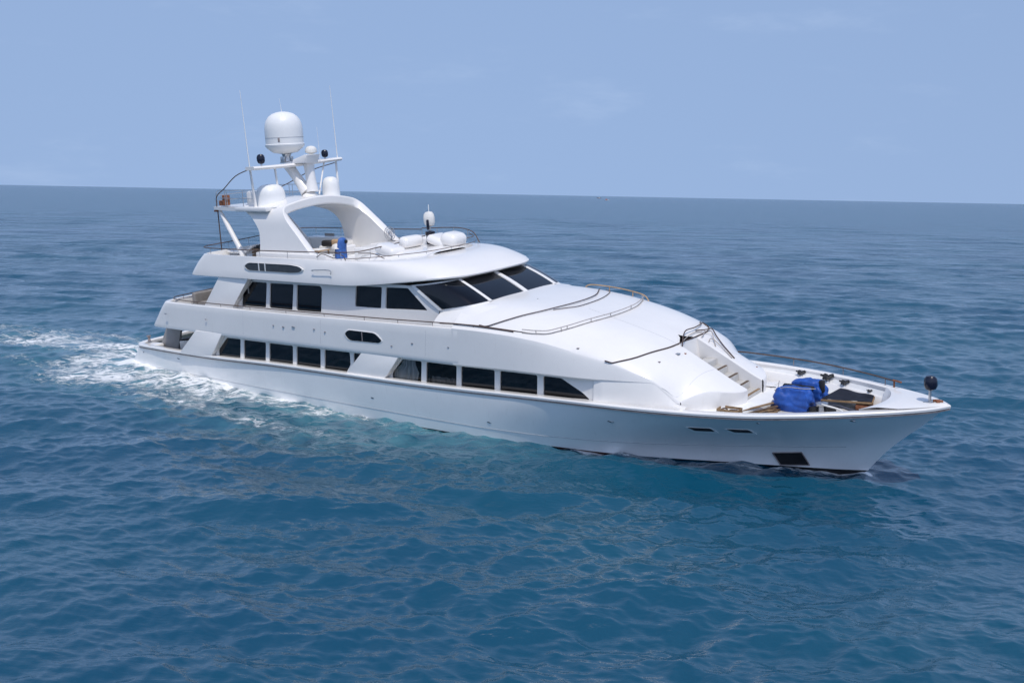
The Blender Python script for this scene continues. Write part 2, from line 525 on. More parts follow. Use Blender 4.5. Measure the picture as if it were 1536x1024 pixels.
# port wall, aft bulkhead and hidden core of the deck house
bm = B()
skin(bm, [[(x, 4.13, z) for x in np.linspace(8.3, 31.2, 40)] for z in (1.2, 3.06)])
obj('main_deck_wall', bm, 'gel', yacht)
bm = B(); box(bm, (9.75, 0, 1.98), (.1, 8.1, 2.16)); obj('bulkhead', bm, 'cush', yacht)  # darker tone paints in the shadow of the covered recess
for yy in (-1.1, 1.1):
    bm = B(); box(bm, (9.685, yy, 1.85), (.05, 2.0, 1.8)); obj('saloon_door', bm, 'glass', yacht)  # dark glass doors added to deepen that painted shadow

# wings (raked fins) on both sides, main deck
def fin(poly, y0, y1, name='fin', m='gel'):
    for s in (1, -1):
        bm = B(); prism(bm, poly, s * y0, s * y1, .03); obj(name, bm, m if s > 0 else 'gel', yacht, smooth=30)
fin([(7.21, 3.02), (5.60, 1.66), (8.15, 1.66), (8.55, 2.08), (9.36, 3.02)], -4.40, -4.14)
fin([(19.10, 3.02), (17.72, 1.68), (20.12, 1.72), (20.5, 2.08), (21.34, 3.02)], -4.42, -4.12)
# side deck sill between window foot and cap rail
for s in (-1, 1):
    bm = B()
    xs = np.linspace(5.6, 33, 50)
    skin(bm, [[(x, s * (float(bd(x)) - .2), float(zcap(x)) - .03) for x in xs], [(x, s * (float(bd(x)) - .30), float(zcap(x)) - .06) for x in xs], [(x, s * min(4.10, float(bd(x)) - .32), float(zcap(x)) - .17) for x in xs]])
    obj('side_sill', bm, 'deckwhite', yacht)

# --- U-shaped decks (upper deck bulwark, flybridge band)
def ucurve(xf, yh, xaft, rx, ry, z, nS=60, bow=.35, zf=None):
    """open curve: starboard front -> aft -> round corner -> centre -> mirrored"""
    pts = []
    x0 = xaft + rx
    for x in np.linspace(xf, x0, nS):
        pts.append((x, -float(yh(x))))
    y0 = pts[-1][1]
    for k in range(1, 11):
        a = k / 10 * math.pi / 2
        pts.append((x0 - rx * math.sin(a), y0 + ry * (1 - math.cos(a))))
    yc = pts[-1][1]
    for k in range(1, 9):
        t = k / 8
        pts.append((xaft - bow * math.sin(t * math.pi / 2), yc * (1 - t)))
    full = pts + [(x, -y) for x, y in pts[-2::-1]]
    Z = zf if zf else (lambda x: z)
    return [(x, y, float(Z(x))) for x, y in full]

uy = tab([(3, 4.20), (6, 4.33), (12, 4.42), (24, 4.45), (30, 4.47)])
utop = tab([(3, 4.33), (8, 4.34), (15, 4.37), (22, 4.42), (24.6, 4.44), (30, 4.40)])
def ulev(ins, z, xa, top=False):
    return ucurve(24.6, lambda x: uy(x) - ins, xa, .85, .95, z, zf=(lambda x: float(utop(x)) + z) if top else None)
bm = B()
skin(bm, [ulev(1.2, 3.02, 4.2), ulev(.34, 3.0, 3.25), ulev(.10, 2.90, 2.98), ulev(.02, 2.92, 2.86), ulev(.0, 2.98, 2.86),
          ulev(.0, 3.1, 2.97), ulev(.01, 3.6, 3.42), ulev(.02, 4.0, 3.78), ulev(.03, -.10, 4.02, True), ulev(.05, -.02, 4.10, True), ulev(.09, .005, 4.15, True), ulev(.22, .005, 4.27, True), ulev(.26, -.04, 4.31, True), ulev(.28, -.8, 4.4, True)])
obj('upper_deck_bulwark', bm, 'gel', yacht, smooth=35)
bm = B()
xs = np.linspace(4.1, 24.6, 40)
skin(bm, [[(x, (float(uy(x)) - .2) * t, 3.52) for t in np.linspace(-1, 1, 9)] for x in xs])
obj('upper_deck', bm, 'deckgrey', yacht)
# handrail along the upper deck bulwark (weathered teak), with short stanchions
def rail_line(pts, r, name, m, posts=None, pr=.016, plen=.16, pm='steel', sub=6):
    sp = smooth_pts(pts, sub)
    bm = B(); tube(bm, sp, r, 8)
    o = obj(name, bm, m, yacht, smooth=60)
    if posts:
        step = posts
        acc = 0; last = sp[0]
        for p in sp[1:]:
            acc += np.linalg.norm(np.array(p) - np.array(last)); last = p
            if acc >= step:
                acc = 0
                b2 = B(); tube(b2, [p, (p[0], p[1], p[2] - plen)], pr, 6)
                obj('stanchion', b2, pm, o, smooth=60)
    return o
for s in (-1, 1):
    rail_line([(5.0, s * 3.9, 4.47), (6.5, s * 4.2, 4.49), (10, s * 4.28, 4.50), (15, s * 4.32, 4.52), (20, s * 4.33, 4.56), (23.2, s * 4.30, 4.60), (25.0, s * 4.28, 4.62), (27.3, s * 4.2, 4.50)], .024, 'handrail', 'rail', 1.9, .014, .16, 'rub')
rail_line([(5.0, -3.9, 4.47), (4.45, -3.4, 4.47), (4.2, -2, 4.47), (4.0, 0, 4.47), (4.2, 2, 4.47), (4.45, 3.4, 4.47), (5.0, 3.9, 4.47)], .024, 'handrail', 'rail', 1.3, .016, .15, 'rub')

# --- upper house
UY = -3.60
def uyw(x, z):
    return UY + .05 * (z - 4.4)
rowU = [
    [(10.96, 5.62), (10.17, 4.95), (10.08, 4.36), (11.91, 4.38), (12.08, 5.62)],
    [(12.31, 5.62), (12.15, 4.38), (13.81, 4.38), (13.98, 5.63)],
    [(14.21, 5.63), (14.07, 4.38), (15.78, 4.40), (15.91, 5.51), (15.8, 5.65)],
    [(18.11, 5.77), (17.99, 4.82), (19.62, 4.84), (19.72, 5.80)],
    [(19.97, 5.80), (19.87, 4.84), (22.35, 4.92), (21.25, 5.83)],
]
holesU = [rnd(h, .08) for h in rowU]
outerU = [(9.1, 3.5)] + [(x, 3.5) for x in np.linspace(10, 22.9, 30)] + [(23.0, 4.93), (21.55, 5.92)] + [(x, 5.95) for x in np.linspace(21.2, 10, 30)] + [(9.1, 5.95)]
bm = B(); wall_holes(bm, outerU, holesU, uyw, .08, 1)
obj('upper_deck_wall', bm, 'gel', yacht, smooth=25)
for h in holesU:
    bm = B(); flat_poly(bm, grow(h, .03), uyw, .07); obj('window', bm, 'glass', yacht, smooth=0)
bm = B(); skin(bm, [[(x, 3.60, 3.5), (x, 3.52, 5.95)] for x in np.linspace(9.1, 22.0, 12)]); obj('upper_deck_wall', bm, 'gel', yacht)
bm = B(); box(bm, (10.6, 0, 4.7), (.1, 7.0, 2.5)); obj('bulkhead', bm, 'grey', yacht)
fin([(9.02, 5.97), (7.44, 4.22), (7.3, 3.5), (9.6, 3.5), (9.75, 4.38), (11.3, 5.97)], -3.88, -3.62)
# --- windscreen: ruled surface between sill curve and head curve
_sl = [(23.0, -3.60, 4.96), (23.85, -3.60, 5.11), (24.55, -3.42, 5.24), (24.88, -2.95, 5.30), (25.0, -2.3, 5.32), (25.08, -1.1, 5.33), (25.10, 0, 5.33)]
_hd = [(21.45, -3.52, 5.93), (22.25, -3.48, 6.02), (22.85, -3.25, 6.10), (23.12, -2.8, 6.13), (23.25, -2.2, 6.15), (23.33, -1.1, 6.16), (23.38, 0, 6.16)]
mir = lambda L: L + [(x, -y, z) for x, y, z in L[-2::-1]]
sill = smooth_pts(mir(_sl), 8)
head = smooth_pts(mir(_hd), 8)
def ws(t, v, off=0.0):
    i = t * (len(sill) - 1); a = int(min(i, len(sill) - 2)); f = i - a
    s = np.array(sill[a]) * (1 - f) + np.array(sill[a + 1]) * f
    h = np.array(head[a]) * (1 - f) + np.array(head[a + 1]) * f
    p = s * (1 - v) + h * v
    bulge = .05 * math.sin(v * math.pi)
    d = np.array((p[0] - 20, p[1] * 1.5, 2.2)); d /= np.linalg.norm(d)
    return tuple(p + d * (bulge + off))
bm = B()
skin(bm, [[ws(t, v, -.03) for t in np.linspace(0, 1, 60)] for v in np.linspace(-.08, 1.05, 6)])
obj('windscreen_surround', bm, 'gel', yacht, smooth=40)
mull = [0.0, .314, .5, .686, 1.0]
for a, b in zip(mull[:-1], mull[1:]):
    g = .0125
    a2, b2 = a + (.022 if a == 0 else g), b - (.022 if b == 1 else g)
    bm = B()
    skin(bm, [[ws(t, v, .0) for t in np.linspace(a2, b2, 16)] for v in np.linspace(.03, .985, 6)])
    o = obj('windscreen_pane', bm, 'glass', yacht, smooth=60)
for mlt in mull:
    bm = B()
    w = .010 if mlt not in (0, 1) else .02
    ts = np.clip(np.linspace(mlt - w, mlt + w, 5), 0, 1)
    rr = []
    for v in np.linspace(0, 1, 6):
        rr.append([ws(ts[0], v, -.02)] + [ws(t, v, .035) for t in ts] + [ws(ts[-1], v, -.02)])
    skin(bm, rr)
    obj('windscreen_mullion', bm, 'gel', yacht, smooth=40)

bm = B()
r0 = [ws(t, -.06, -.02) for t in np.linspace(0, 1, 61)]
r1, r2 = [], []
for t, p in zip(np.linspace(0, 1, 61), r0):
    a = abs(t - .5) * 2
    sg = -1 if t < .5 else 1
    k = min(1, max(0, (a - .45) / .4)); k = k * k * (3 - 2 * k)
    q = np.array((p[0] + .9 * (1 - k) + .75 * k * (1 - a) * 2, p[1] * (1 - k) + sg * 4.24 * k, (p[2] - .10) * (1 - k) + 4.42 * k))
    r2.append(tuple(q)); m_ = (np.array(p) + q) / 2; m_[2] += .05
    r1.append(tuple(m_))
r3 = [(p[0], p[1], p[2] - .4) for p in r2]
skin(bm, [r0, r1, r2, r3])
obj('windscreen_cowl', bm, 'gel', yacht, smooth=50)

# --- roof: aft raked band that becomes a visor forward
ry_ = tab([(5, 3.80), (8, 3.92), (12, 3.97), (17, 3.97), (19, 3.93), (20.5, 3.80)])
def roofcurve(ins, z, xa, nose, zn, ytab=ry_, xs0=19.0, e=3.8):
    """full loop: starboard (aft) -> nose -> port, starting mid-aft; returns closed-ish list"""
    pts = []
    rx, ry2 = .8, .9
    x0 = xa + rx
    y_ = lambda x: float(ytab(x)) - ins
    for k in range(0, 8):                     # centre aft to corner
        t = k / 8
        pts.append((xa - .3 * math.cos(t * math.pi / 2), -(y_(x0) - ry2) * t))
    for k in range(0, 10):
        a = k / 10 * math.pi / 2
        pts.append((xa + rx * (1 - math.cos(a)), -(y_(x0) - ry2 + ry2 * math.sin(a))))
    for x in np.linspace(x0, xs0, 30):
        pts.append((x, -y_(x)))
    ys = y_(xs0)
    for k in range(1, 41):                    # superelliptic nose
        a = k / 40 * math.pi / 2
        pts.append((xs0 + (nose - xs0) * math.sin(a)**(2 / e), -ys * math.cos(a)**(2 / e)))
    full = pts + [(x, -y) for x, y in pts[-2:0:-1]]
    out = []
    for x, y in full:
        f = min(1, max(0, (x - 17.5) / 6.0)); f = f * f * (3 - 2 * f)
        out.append((x, y, z + (zn - z) * f))
    return out
RB = [  # inset, z aft, xaft, nose, z nose
    (1.0, 5.98, 7.6, 22.6, 6.20),
    (.30, 5.93, 6.6, 23.35, 6.19),
    (.10, 5.80, 6.28, 23.62, 6.22),
    (.0, 5.83, 6.22, 23.72, 6.27),
    (.0, 5.90, 6.25, 23.73, 6.33),
    (.03, 6.15, 6.46, 23.55, 6.47),
]
levels = [roofcurve(*a) for a in RB]
# upper face: from the band edge up to the coaming line, straight aft, crowned visor forward
top = roofcurve(.16, 6.90, 7.22, 20.9, 7.06, xs0=17.2, ytab=tab([(5, 3.80), (8, 3.92), (12, 3.97), (17, 3.85), (18, 3.6), (20.5, 3.3)]), e=2.7)
edge = np.array(levels[-1]); topa = np.array(top)
for t in np.linspace(0.12, 1, 10):
    q = edge * (1 - t) + topa * t
    d = np.linalg.norm((topa - edge)[:, :2], axis=1)
    bulge = np.clip((d - .2) / 2.5, 0, 1) * .20 * math.sin(math.pi * min(1, t))
    q[:, 2] += bulge
    levels.append([tuple(p) for p in q])
ti = [(p[0] + (.06 if p[0] < 9 else 0), p[1] * .965, p[2] + .005) for p in top]
levels.append(ti)
levels.append([(p[0] + .02, p[1] * .995, p[2] - .05) for p in ti])
levels.append([(p[0] + .05 if p[0] < 9 else p[0] - .03, p[1] * .99, 6.42) for p in ti])
bm = B()
skin(bm, levels, closed=True)
obj('flybridge_roof', bm, 'gel', yacht, smooth=30)
bm = B()
half = [p for p in ti if p[1] <= 1e-6]
half = sorted(half, key=lambda p: p[0])
skin(bm, [[(p[0], p[1] * .985 * t, 6.47) for t in np.linspace(1, -1, 9)] for p in half])
obj('flybridge_deck', bm, 'deckwhite', yacht)
bm = B()
half = sorted([p for p in levels[0] if p[1] <= 1e-6], key=lambda p: p[0])
skin(bm, [[(p[0], p[1] * t, p[2]) for t in np.linspace(1, -1, 9)] for p in half])
obj('ceiling', bm, 'gel', yacht)

# --- coachroof over the foredeck cabin: crowned shell with a stair well
zc_ = tab([(24.2, 5.42), (25.2, 5.36), (26.5, 5.29), (28, 5.13), (29.5, 4.88), (31, 4.52), (32, 4.18), (33, 3.72), (34.4, 2.97), (35.3, 2.48), (36.2, 2.06)])
ze_ = tab([(24.2, 4.44), (25.5, 4.42), (27, 4.35), (28.5, 4.20), (30, 3.93), (31.6, 3.58), (32.5, 3.26), (33.2, 2.98), (33.6, 2.62), (34.05, 2.15), (34.6, 2.06), (36.2, 1.95)])
we_ = tab([(24.2, 4.42), (27, 4.36), (30, 4.18), (32, 3.90), (33.2, 3.62), (34, 3.15), (35, 2.9), (36.2, 2.8)])
wb_ = tab([(24.2, 4.45), (28, 4.46), (30, 4.38), (32, 4.02), (33.2, 3.66), (34, 3.18), (35, 2.93), (36.2, 2.8)])
zb_ = tab([(24.2, 2.92), (28, 2.98), (31, 2.95), (32.5, 2.93), (33.2, 2.90), (33.6, 2.5), (34.05, 2.05), (34.6, 1.98), (36.2, 1.9)])
def xfront(q):        # plan of the front edge, q = |y|/w
    return 35.72 - 1.65 * q ** 2.2
def coach_z(x, y):
    w = float(we_(x)); q = min(1.0, abs(y) / w)
    return float(ze_(x)) + (float(zc_(x)) - float(ze_(x))) * (1 - q ** 4.5)
SW = .80              # stair well half width
SX = 32.9
def coach_half(s):
    bm = B()
    nx = 70
    qs = list(np.linspace(0, 1, 25))
    rows = []
    for k in range(nx + 1):
        u = k / nx
        row = []
        for q in qs:
            xf = xfront(q)
            x = 24.3 + (xf - 24.3) * u
            # inside the stair length the inner edge of the shell is the well side
            y0 = SW * min(1, max(0, (x - SX + .35) / .35)) if x > SX - .35 else 0.0
            y = y0 + (float(we_(x)) - y0) * q
            row.append((x, s * y, coach_z(x, y)))
        # crease roll and side band down to the knuckle
        x = row[-1][0]
        w, ze, wb, zb = float(we_(x)), float(ze_(x)), float(wb_(x)), float(zb_(x))
        for t in (.06, .16, .3, .5, .75, 1.0):
            row.append((x, s * (w + (wb - w) * t ** .7), ze + (zb - ze) * t))
        row.append((x, s * (wb - .05), zb - .06)); row.append((x, s * (wb - .30), zb - .04))
        rows.append(row)
    skin(bm, rows)
    # rolled front edge, then the front face down to the deck
    fr = rows[-1][:len(qs)]
    lip = [(p[0] + .03, p[1], p[2] - .05) for p in fr]
    bot = [(p[0] + .0, p[1], 1.39) for p in fr]
    mid = [(p[0] + .035, p[1], min(p[2] - .06, 2.0)) for p in fr]
    skin(bm, [fr, lip, mid, bot])
    return bm
for s in (-1, 1):
    obj('coachroof', coach_half(s), 'gel', yacht, smooth=24)
# lower cabin shoulder beneath the knuckle, running round to the front
for s in (-1, 1):
    bm = B()
    rr = []
    for x in np.linspace(30.95, 34.3, 40):
        yb = min(4.15, float(wb_(x)) + .02 - .06 * min(1, max(0, (33.0 - x) / 2)))
        zt = float(zb_(x))
        rr.append([(x, s * (yb - .03), zt - .01), (x, s * yb, zt - .12), (x, s * (yb + .05), (zt + 1.9) / 2), (x, s * (yb + .10), 1.9), (x, s * (yb + .10), FD - .02)])
    skin(bm, rr)
    obj('cabin_shoulder', bm, 'gel', yacht, smooth=30)
# stair well walls, landing and steps
bm = B()
for s in (-1, 1):
    xs = np.linspace(SX, 35.70, 20)
    skin(bm, [[(x, s * SW, coach_z(x, SW) + .0) for x in xs], [(x, s * (SW - .03), coach_z(x, SW) - .04) for x in xs], [(x, s * (SW - .03), 1.39) for x in xs]])
skin(bm, [[(SX, y, coach_z(SX - .05, y)) for y in np.linspace(-SW, SW, 9)], [(SX + .12, y, 2.9) for y in np.linspace(-SW, SW, 9)]])
obj('stair_well', bm, 'gel', yacht, smooth=30)
ns = 6
for k in range(ns):
    x0 = 33.35 + k * .46; zt = 2.98 - k * .27
    bm = B(); box(bm, (x0 + .23, 0, (zt + 1.3) / 2), (.47, SW * 2 - .08, zt - 1.3), bev=.02)
    st = obj('step', bm, 'deckgrey', yacht)
    if k >= 1:
        bm = B(); box(bm, (x0 + .40, 0, zt + .014), (.10, SW * 2 - .14, .022)); obj('tread', bm, 'teakd' if k < 4 else 'teak', st)
# base plinth on which the cabin stands
bm = B()
rr = []
for q in np.linspace(-1, 1, 40):
    xf = xfront(abs(q)) + .75
    y = float(we_(min(xf, 36.2))) * q * 1.04
    y = math.copysign(min(abs(y), float(hdeck(xf)) - .12), q)
    rr.append([(xf - 1.1, y * .98, 1.78), (xf - .04, y, 1.74), (xf, y, 1.70), (xf + .01, y, FD - .02)])
skin(bm, rr); obj('cabin_plinth', bm, 'deckwhite', yacht, smooth=40)

# --- oval window in the roof band, porthole in the bulwark band
def inset_window(poly, y, name, m, fr=.05):
    bm = B()
    a = rnd(poly, .2, 6); g_ = grow(a, fr)
    n = len(a)
    yo = [bm.verts.new((p[0], y - .012, p[1])) for p in g_]
    yi = [bm.verts.new((p[0], y - .018, p[1])) for p in a]
    yb = [bm.verts.new((p[0], y + .004, p[1])) for p in a]
    yr = [bm.verts.new((p[0], y + .05, p[1])) for p in g_]
    for i in range(n):
        j = (i + 1) % n
        bm.faces.new((yr[i], yr[j], yo[j], yo[i])); bm.faces.new((yo[i], yo[j], yi[j], yi[i])); bm.faces.new((yi[i], yi[j], yb[j], yb[i]))
    o = obj(name, bm, 'gel', yacht, smooth=40)
    bm = B(); flat_poly(bm, a, y, -.002); obj('pane', bm, m, o, smooth=0)
    return o
ov = inset_window([(11.02, 6.45), (11.35, 6.64), (14.3, 6.64), (14.9, 6.58), (15.18, 6.44), (14.9, 6.30), (14.4, 6.26), (11.3, 6.26)], -3.95, 'oval_window', 'oval', .06)
for x in (12.1, 12.55):
    bm = B(); box(bm, (x, -3.958, 6.45), (.07, .014, .37)); obj('glazing_bar', bm, 'gel', ov)
hw = inset_window([(18.05, 3.72), (18.33, 3.92), (19.95, 3.90), (20.36, 3.58), (20.15, 3.46), (18.33, 3.44)], -4.435, 'porthole', 'glass', .06)
bm = B(); box(bm, (19.15, -4.44, 3.68), (.05, .012, .42)); obj('glazing_bar', bm, 'rub', hw)

# --- radar arch
path = [(-3.02, 6.42), (-2.92, 7.2), (-2.80, 8.0), (-2.68, 8.62), (-2.45, 8.98), (-2.0, 9.14), (-1.0, 9.30), (0, 9.36)]
path = path + [(-y, z) for y, z in path[-2::-1]]
xfr = tab([(6.42, 15.62), (7.0, 14.98), (8.0, 13.86), (8.8, 12.92), (9.10, 12.62), (9.36, 12.70)])
xaf = tab([(6.42, 11.30), (7.3, 11.36), (7.9, 11.30), (8.3, 11.06), (8.7, 10.55), (9.0, 9.7), (9.36, 9.3)])
sp = smooth_pts([(p[0], p[1], 0) for p in path], 5)
bm = B()
rr = []
n = len(sp)
for i, p in enumerate(sp):
    a, b = sp[max(i - 1, 0)], sp[min(i + 1, n - 1)]
    t = np.array((b[0] - a[0], b[1] - a[1])); t /= np.linalg.norm(t)
    nv = np.array((t[1], -t[0])) * (.22)      # inward half thickness
    z = min(max(p[1], 6.42), 9.36)
    xf, xa = float(xfr(z)), float(xaf(z))
    o_ = (p[0] - nv[0], p[1] - nv[1]); i_ = (p[0] + nv[0], p[1] + nv[1])
    m_ = lambda x, q: (x, q[0], q[1])
    rr.append([m_(xa, o_), m_((xa + xf) / 2, o_), m_(xf - .05, o_), m_(xf, ((o_[0] * .85 + i_[0] * .15), (o_[1] * .85 + i_[1] * .15))),
               m_(xf, ((o_[0] * .15 + i_[0] * .85), (o_[1] * .15 + i_[1] * .85))), m_(xf - .05, i_), m_((xa + xf) / 2, i_), m_(xa, i_)])
skin(bm, rr, closed=True, cap0=True, cap1=True)
obj('radar_arch', bm, 'gel', yacht, smooth=32)
# arch leg plinths on the coaming
for s in (-1, 1):
    bm = B(); box(bm, (13.6, s * 3.02, 6.75), (4.9, .52, .62), bev=.06); obj('arch_plinth', bm, 'gel', yacht, smooth=30)
# platform behind / on top of the arch
bm = B()
rr = []
for x, hw_, z0 in ((6.45, 1.75, 9.03), (6.6, 1.95, 9.0), (7.5, 2.15, 8.98), (9.0, 2.4, 8.97), (10.2, 2.62, 8.99), (11.6, 2.66, 9.02), (12.2, 2.58, 9.05)):
    th = .09 if x < 6.5 else .17
    c = .28 * max(0, (x - 7.0) / 5.0) if x > 7 else 0
    top_ = [(x, hw_ * t, z0 + th + c * (1 - t * t)) for t in np.linspace(-1, 1, 13)]
    bot_ = [(x, hw_ * t, z0 + c * (1 - t * t)) for t in np.linspace(1, -1, 13)]
    rr.append(top_ + bot_)
skin(bm, rr, closed=True, cap0=True, cap1=True)
obj('mast_platform', bm, 'gel', yacht, smooth=35)
# ledges that carry the small domes stand out over the arch legs
for s in (-1, 1):
    bm = B(); box(bm, (10.75, s * 2.55, 9.12), (2.3, .95, .22), None, .05); obj('dome_ledge', bm, 'gel', yacht, smooth=30)
# support struts under the aft end of the platform
for s in (-1, 1):
    bm = B(); tube(bm, smooth_pts([(6.85, s * 1.8, 8.98), (7.4, s * 2.0, 8.55), (8.3, s * 2.2, 7.6), (8.9, s * 2.3, 6.9), (9.0, s * 2.3, 6.45)], 4), [.07, .08, .09, .1, .11, .12, .13, .13, .13, .13, .13, .14, .14, .15, .15, .15, .15], 10)
    obj('platform_strut', bm, 'gel', yacht, smooth=50)
    bm = B(); tube(bm, [(6.7, s * 1.8, 9.0), (6.75, s * 1.85, 6.5)], .03, 8); obj('platform_post', bm, 'rail' if s < 0 else 'steel', yacht, smooth=50)
# satellite domes
bm = B()
lathe(bm, [(.30, 0), (.62, .06), (.88, .26), (.98, .38), (1.0, .42), (1.0, .48), (.965, .50), (.965, 1.0), (.962, 1.22), (.935, 1.45), (.86, 1.68), (.73, 1.86), (.54, 2.0), (.30, 2.08), (.1, 2.105), (0.01, 2.105)], (0, 0, 0), 48)
bmesh.ops.transform(bm, matrix=Matrix.Translation((10.33, 0, 11.72)), verts=bm.verts)
dome = obj('satellite_dome', bm, 'dome', yacht, smooth=40)
bm = B(); lathe(bm, [(.974, .0), (.974, .02)], (10.33, 0, 12.52), 48); obj('seam', bm, 'seam', dome)
bm = B(); box(bm, (10.83, -.83, 12.42), (.10, .02, .22), Matrix.Rotation(.54, 3, 'Z'), .01); obj('latch', bm, 'rub', dome)
bm = B(); lathe(bm, [(.36, 0), (.36, .05), (.24, .08), (.20, .3), (.24, .45), (.34, .5)], (10.38, 0, 11.25), 20)
for a in range(4):
    box(bm, (10.38 + .3 * math.cos(a * 1.57 + .4), .3 * math.sin(a * 1.57 + .4), 11.42), (.09, .09, .3), Matrix.Rotation(a * 1.57 + .4, 3, 'Z'), .01)
obj('dome_pedestal', bm, 'steel', yacht, smooth=40)
for c, r, hgt in (((10.85, -1.72, 9.17), .73, 1.10), ((11.5, 1.85, 9.2), .46, 1.22)):
    bm = B(); lathe(bm, [(r * 1.02, 0), (r * 1.03, .05), (r, .08), (r, hgt * .52), (r * .96, hgt * .68), (r * .84, hgt * .84), (r * .62, hgt * .95), (r * .3, hgt * .995), (.01, hgt)], c, 40)
    obj('satellite_dome', bm, 'dome', yacht, smooth=40)
bm = B(); box(bm, (10.05, -1.75, 9.55), (.8, 1.1, .85), bev=.12); obj('dome_fairing', bm, 'gel', yacht, smooth=35)
# cross bar, posts, mast legs
bm = B(); 
cb = smooth_pts([(11.0, -3.0, 11.12), (11.05, -1.5, 11.13), (11.1, 0, 11.17), (11.05, 1.5, 11.24), (11.0, 3.02, 11.30)], 6)
rr = [[(p[0] + dx, p[1], p[2] + dz) for dx, dz in ((-.36, 0), (-.26, -.10), (.26, -.10), (.36, 0), (.26, .08), (-.26, .08))] for p in cb]
skin(bm, rr, closed=True, cap0=True, cap1=True)
obj('crossbar', bm, 'gel', yacht, smooth=30)
for (a, b) in (((10.85, -2.86, 11.1), (10.65, -2.55, 9.1)), ((11.1, -1.5, 11.1), (11.1, -1.35, 9.3)), ((11.0, 2.86, 11.25), (11.3, 2.6, 9.1))):
    bm = B(); tube(bm, [a, ((a[0] + b[0]) / 2, (a[1] + b[1]) / 2, (a[2] + b[2]) / 2), b], [.055, .065, .075] if abs(a[1]) > 2 else .055, 10); obj('mast_post', bm, 'gel', yacht, smooth=50)
bm = B(); tube(bm, [(11.0, 2.0, 11.2), (11.75, .75, 9.6)], .045, 8); obj('mast_brace', bm, 'gel', yacht, smooth=50)
for a, b in (((10.55, -.1, 11.15), (11.65, .0, 9.75)), ((11.75, .2, 11.15), (11.95, .1, 9.75))):
    bm = B(); A_, B_ = np.array(a), np.array(b)
    tube(bm, smooth_pts([A_, A_ * .7 + B_ * .3, A_ * .3 + B_ * .7, B_], 3), [.28, .27, .26, .25, .25, .26, .27, .29, .31, .33], 14); obj('mast_leg', bm, 'gel', yacht, smooth=50)
bm = B(); lathe(bm, [(.55, 0), (.5, .12), (.36, .3), (.2, .42), (.02, .44)], (11.8, .05, 9.33), 24); obj('mast_foot', bm, 'gel', yacht, smooth=40)
# open-array radar wedge and small dome on top
bm = B(); prism(bm, [(11.2, 11.2), (12.2, 11.22), (12.35, 11.62), (12.15, 11.64), (11.3, 11.42)], -.45, .45, .05); obj('radar_scanner', bm, 'gel', yacht, smooth=30)
bm = B(); lathe(bm, [(.05, 0), (.05, .42), (.16, .46), (.30, .52), (.30, .64), (.26, .74), (.17, .82), (.02, .85)], (11.2, .95, 11.2), 24); sdm = obj('gps_dome', bm, 'cloth', yacht, smooth=40)
# whip antennas
for a, b in (((10.95, -2.95, 11.1), (10.72, -2.9, 14.85)), ((11.05, 2.95, 11.25), (10.95, 2.9, 15.1)), ((11.55, 1.2, 11.25), (11.5, 1.2, 13.0)), ((10.2, .1, 13.8), (10.1, .1, 14.5))):
    bm = B(); A_, B_ = np.array(a), np.array(b); k = 1 if abs(a[1]) > 2 else .45
    tube(bm, [A_, A_ * .55 + B_ * .45, B_], [.032 * k, .022 * k, .012 * k], 8)
    obj('whip_antenna', bm, 'dome', yacht, smooth=50)
# covered floodlights on the crossbar
def covered_lamp(c, r, h, name, m='navy', post=.3):
    bm = B()
    lathe(bm, [(r * .4, 0), (r * .8, h * .08), (r, h * .3), (r * 1.02, h * .6), (r * .9, h * .82), (r * .6, h * .96), (.01, h)], (0, 0, 0), 18)
    for v in bm.verts:
        a = math.atan2(v.co.y, v.co.x)
        k = 1 + .06 * math.sin(3 * a + 5 * v.co.z) + .04 * math.sin(7 * a - 9 * v.co.z)
        v.co.x *= k; v.co.y *= k
    bmesh.ops.transform(bm, matrix=Matrix.Translation((c[0], c[1], c[2] + post)), verts=bm.verts)
    o = obj(name, bm, m, yacht, smooth=35)
    bm = B(); tube(bm, [(c[0], c[1], c[2] - .02), (c[0], c[1], c[2] + post + .05)], r * .22, 10); obj('lamp_post', bm, 'steel', o, smooth=50)
    return o
covered_lamp((10.95, -2.2, 11.18), .19, .48, 'covered_lamp', post=.12)
covered_lamp((11.2, 1.9, 11.28), .17, .40, 'covered_lamp', post=.14)
# rails round the aft mast platform
def cage(ptsets, r, name, m):
    for p in ptsets:
        bm = B(); tube(bm, smooth_pts(p, 4) if len(p) > 2 else p, r, 6); obj(name, bm, m, yacht, smooth=50)
for s in (-1, 1):
    cage([[(10.9, s * 2.85, 11.1), (9.4, s * 2.6, 10.75), (7.9, s * 2.2, 10.1), (7.0, s * 2.0, 9.7), (6.9, s * 2.0, 9.15)]], .026, 'platform_rail', 'rail')
    cage([[(6.8, s * 1.85, 9.1), (6.75, s * 1.85, 9.75), (7.2, s * 2.0, 10.0), (8.6, s * 2.35, 10.02), (10.6, s * 2.6, 10.05)],
          [(7.9, s * 2.2, 9.15), (7.9, s * 2.2, 10.0)], [(8.1, s * 2.25, 9.15), (8.1, s * 2.25, 10.0)], [(9.6, s * 2.45, 9.15), (9.6, s * 2.45, 10.05)], [(7.3, s * 2.05, 9.15), (10.5, s * 2.55, 9.2)], [(7.2, s * 2.0, 9.6), (10.5, s * 2.55, 9.62)]], .018, 'platform_rail', 'steel')
cage([[(6.8, -1.85, 9.75), (6.6, 0, 9.75), (6.8, 1.85, 9.75)], [(6.8, -1.85, 9.45), (6.6, 0, 9.45), (6.8, 1.85, 9.45)]], .018, 'platform_rail', 'steel')
